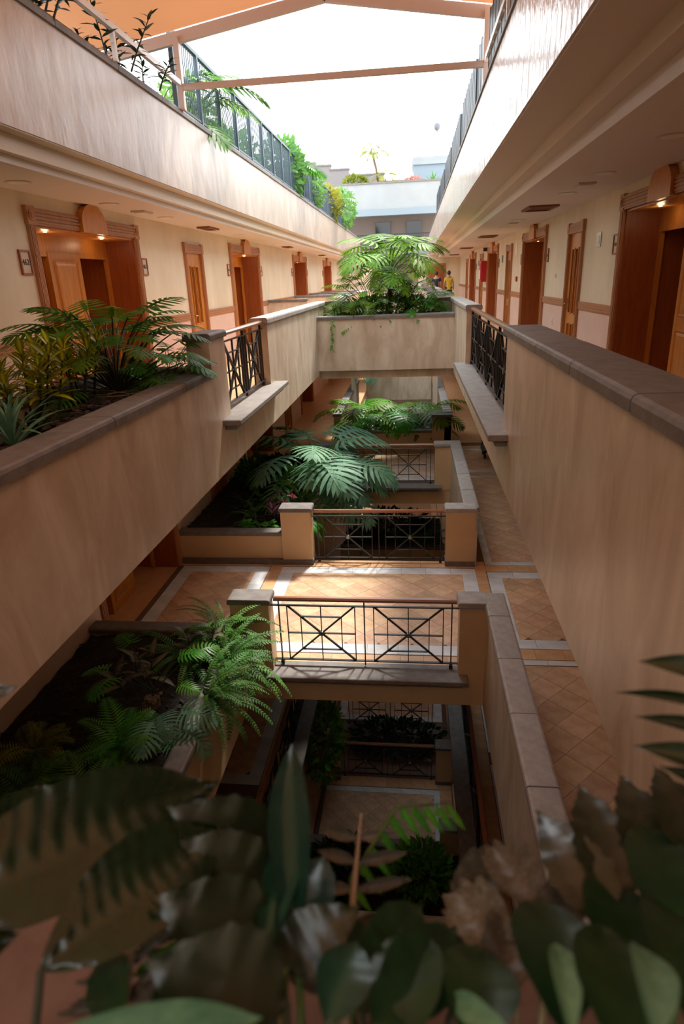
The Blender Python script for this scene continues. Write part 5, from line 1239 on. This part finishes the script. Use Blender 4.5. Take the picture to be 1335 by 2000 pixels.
grown('peace_lily', 'very dark upright leaves in front of the holly fern at the lower right', 'plant', 'leaf_dark',
      [((.159, .343, -.516), (.191, .485, -.553), .065), ((.208, .360, -.512), (.244, .539, -.539), .075), ((.103, .292, -.490), (.119, .438, -.533), .07), ((.187, .302, -.484), (.227, .440, -.523), .07), ((.13, .27, -.47), (.155, .39, -.50), .06), ((.04, .28, -.5), (.06, .40, -.55), .06)],
      (.15, .24, -.95), 'stalk', fold=.3, shape=.45, wave=.02)
grown('dry_leaf_plant', 'withered curled brown leaves right of the middle', 'plant', 'leaf_withered',
      [((.124, .442, -.581), (.086, .551, -.601), .05), ((.039, .467, -.623), (.100, .560, -.618), .05), ((.091, .388, -.575), (.040, .496, -.601), .055), ((.064, .349, -.556), (.096, .450, -.580), .05), ((.12, .40, -.57), (.155, .50, -.585), .04)],
      (.08, .29, -.95), 'stalk_straw', fold=.8, shape=.45, wave=.16)
grown('strap_leaf_plant', 'pale blue-green and yellow-green blades at the bottom edge', 'plant', 'leaf_bluegreen',
      [((.102, .275, -.465), (.112, .362, -.491), .022), ((.142, .257, -.429), (.167, .344, -.463), .032), ((.070, .280, -.480), (.025, .323, -.505), .018), ((-.227, .236, -.441), (-.098, .272, -.468), .03)],
      (.06, .2, -.95), 'stalk', fold=.4, shape=.55)
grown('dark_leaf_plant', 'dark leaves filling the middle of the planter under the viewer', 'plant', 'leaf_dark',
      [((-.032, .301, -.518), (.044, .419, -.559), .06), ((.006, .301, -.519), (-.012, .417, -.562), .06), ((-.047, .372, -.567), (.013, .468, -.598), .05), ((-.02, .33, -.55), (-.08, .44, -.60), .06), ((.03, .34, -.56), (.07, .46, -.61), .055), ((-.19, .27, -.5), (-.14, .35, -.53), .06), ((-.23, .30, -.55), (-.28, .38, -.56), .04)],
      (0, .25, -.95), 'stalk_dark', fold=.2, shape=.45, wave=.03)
# withered pinnate fronds
def pinnate(name, label, m, stem, a, c, root, pairs, ln, w, droop, seed, m2=None):
    rr = random.Random(seed); t = thing(name, label, 'fern', (0, 0, 0)); a, c = Vector(a), Vector(c); v = (c - a); side = v.cross(Vector((0, -.6, .8))).normalized()
    stalk(t, [Vector(root), a, a.lerp(c, .5) + Vector((0, 0, .01)), c], [.005, .0045, .0035, .0015], stem)
    for k in range(pairs):
        f = .04 + .94 * k / pairs; p = a.lerp(c, f)
        for s in (-1, 1):
            l = ln * (1 - .55 * f) * rr.uniform(.85, 1.15); q = p + side * s * l + v.normalized() * l * .25 + Vector((0, 0, -droop * l + rr.uniform(-.01, .01)))
            mm = m2 if (m2 and rr.random() < .25) else m
            between(unit(mm, .4, fold=.5, shape=.4, wave=.08, seed=k % 3), t, p, q, (rr.uniform(-.3, .3), -.6, .8), 'leaflet', w * rr.uniform(.8, 1.3) / .4)
    return t
pinnate('withered_fern', 'withered straw-brown frond with a few green leaflets at the lower left', 'leaf_withered', 'stalk_straw', (-.216, .262, -.543), (-.281, .464, -.590), (-.20, .20, -.95), 17, .075, .007, -.12, 301, 'leaf_philo')
pinnate('withered_fern', 'second withered brown frond beside the upright leaves', 'leaf_withered', 'stalk_straw', (-.179, .262, -.533), (-.223, .409, -.574), (-.17, .20, -.95), 10, .06, .007, -.08, 302, 'leaf_philo')
pinnate('withered_fern', 'straw-coloured forked stalk with drooping leaflets in the middle', 'leaf_withered', 'stalk_straw', (-.060, .374, -.612), (-.066, .622, -.647), (-.05, .27, -.95), 6, .085, .012, .05, 303)
t = thing('fern', 'green fern frond with hanging leaflets right of the straw stalk', 'fern', (0, 0, 0))
g0, g1, g2 = Vector((-.071, .54, -.66)), Vector((-.02, .605, -.615)), Vector((.045, .645, -.645)); stalk(t, [(-.05, .28, -.95), (-.06, .42, -.72), g0, g1, g2], [.004, .004, .003, .002, .001], 'stalk')
for k in range(10):
    f = k / 9; p = g0.lerp(g1, f * 2) if f < .5 else g1.lerp(g2, f * 2 - 1)
    for s in (-1, 1): between(unit('leaf_bright', .4, fold=.3, shape=.4), t, p, p + Vector((.014 + .01 * s, -.012 * s, -.042 + .008 * f)), (0, -1, .3), 'leaflet', .009 / .4)
t = thing('palm', 'palm frond with narrow dark leaflets entering at the right edge', 'palm', (0, 0, 0))
stalk(t, [(.34, .26, -.95), (.34, .40, -.6), (.335, .50, -.44), (.33, .57, -.36)], [.007, .006, .005, .003], 'stalk')
for p, q, w in (((.333, .53, -.375), (.231, .590, -.382), .026), ((.335, .50, -.395), (.211, .595, -.424), .013), ((.335, .49, -.415), (.223, .561, -.429), .017), ((.335, .47, -.435), (.218, .544, -.452), .026), ((.335, .44, -.455), (.239, .528, -.461), .02)):
    between(unit('leaf_glossy', .4, fold=.3, shape=.5), t, p, q, (0, -.6, .8), 'leaflet', w / .4)
for k, (x, y, s) in enumerate(((-.18, .22, .12), (.0, .22, .12), (.22, .2, .12), (.38, .3, .12), (-.05, .36, .07))):
    bush('undergrowth', f'dark small-leaved growth on the soil under the viewer, {["first", "second", "third", "fourth", "fifth"][k]} from the left' if k < 4 else 'dark small-leaved growth below the straw stalk', (x, y, -.94), (s, s * .7, .10 if k < 4 else .1), 'leaf_dark', 170, .06, 310 + k, cat='plants', stem=False)
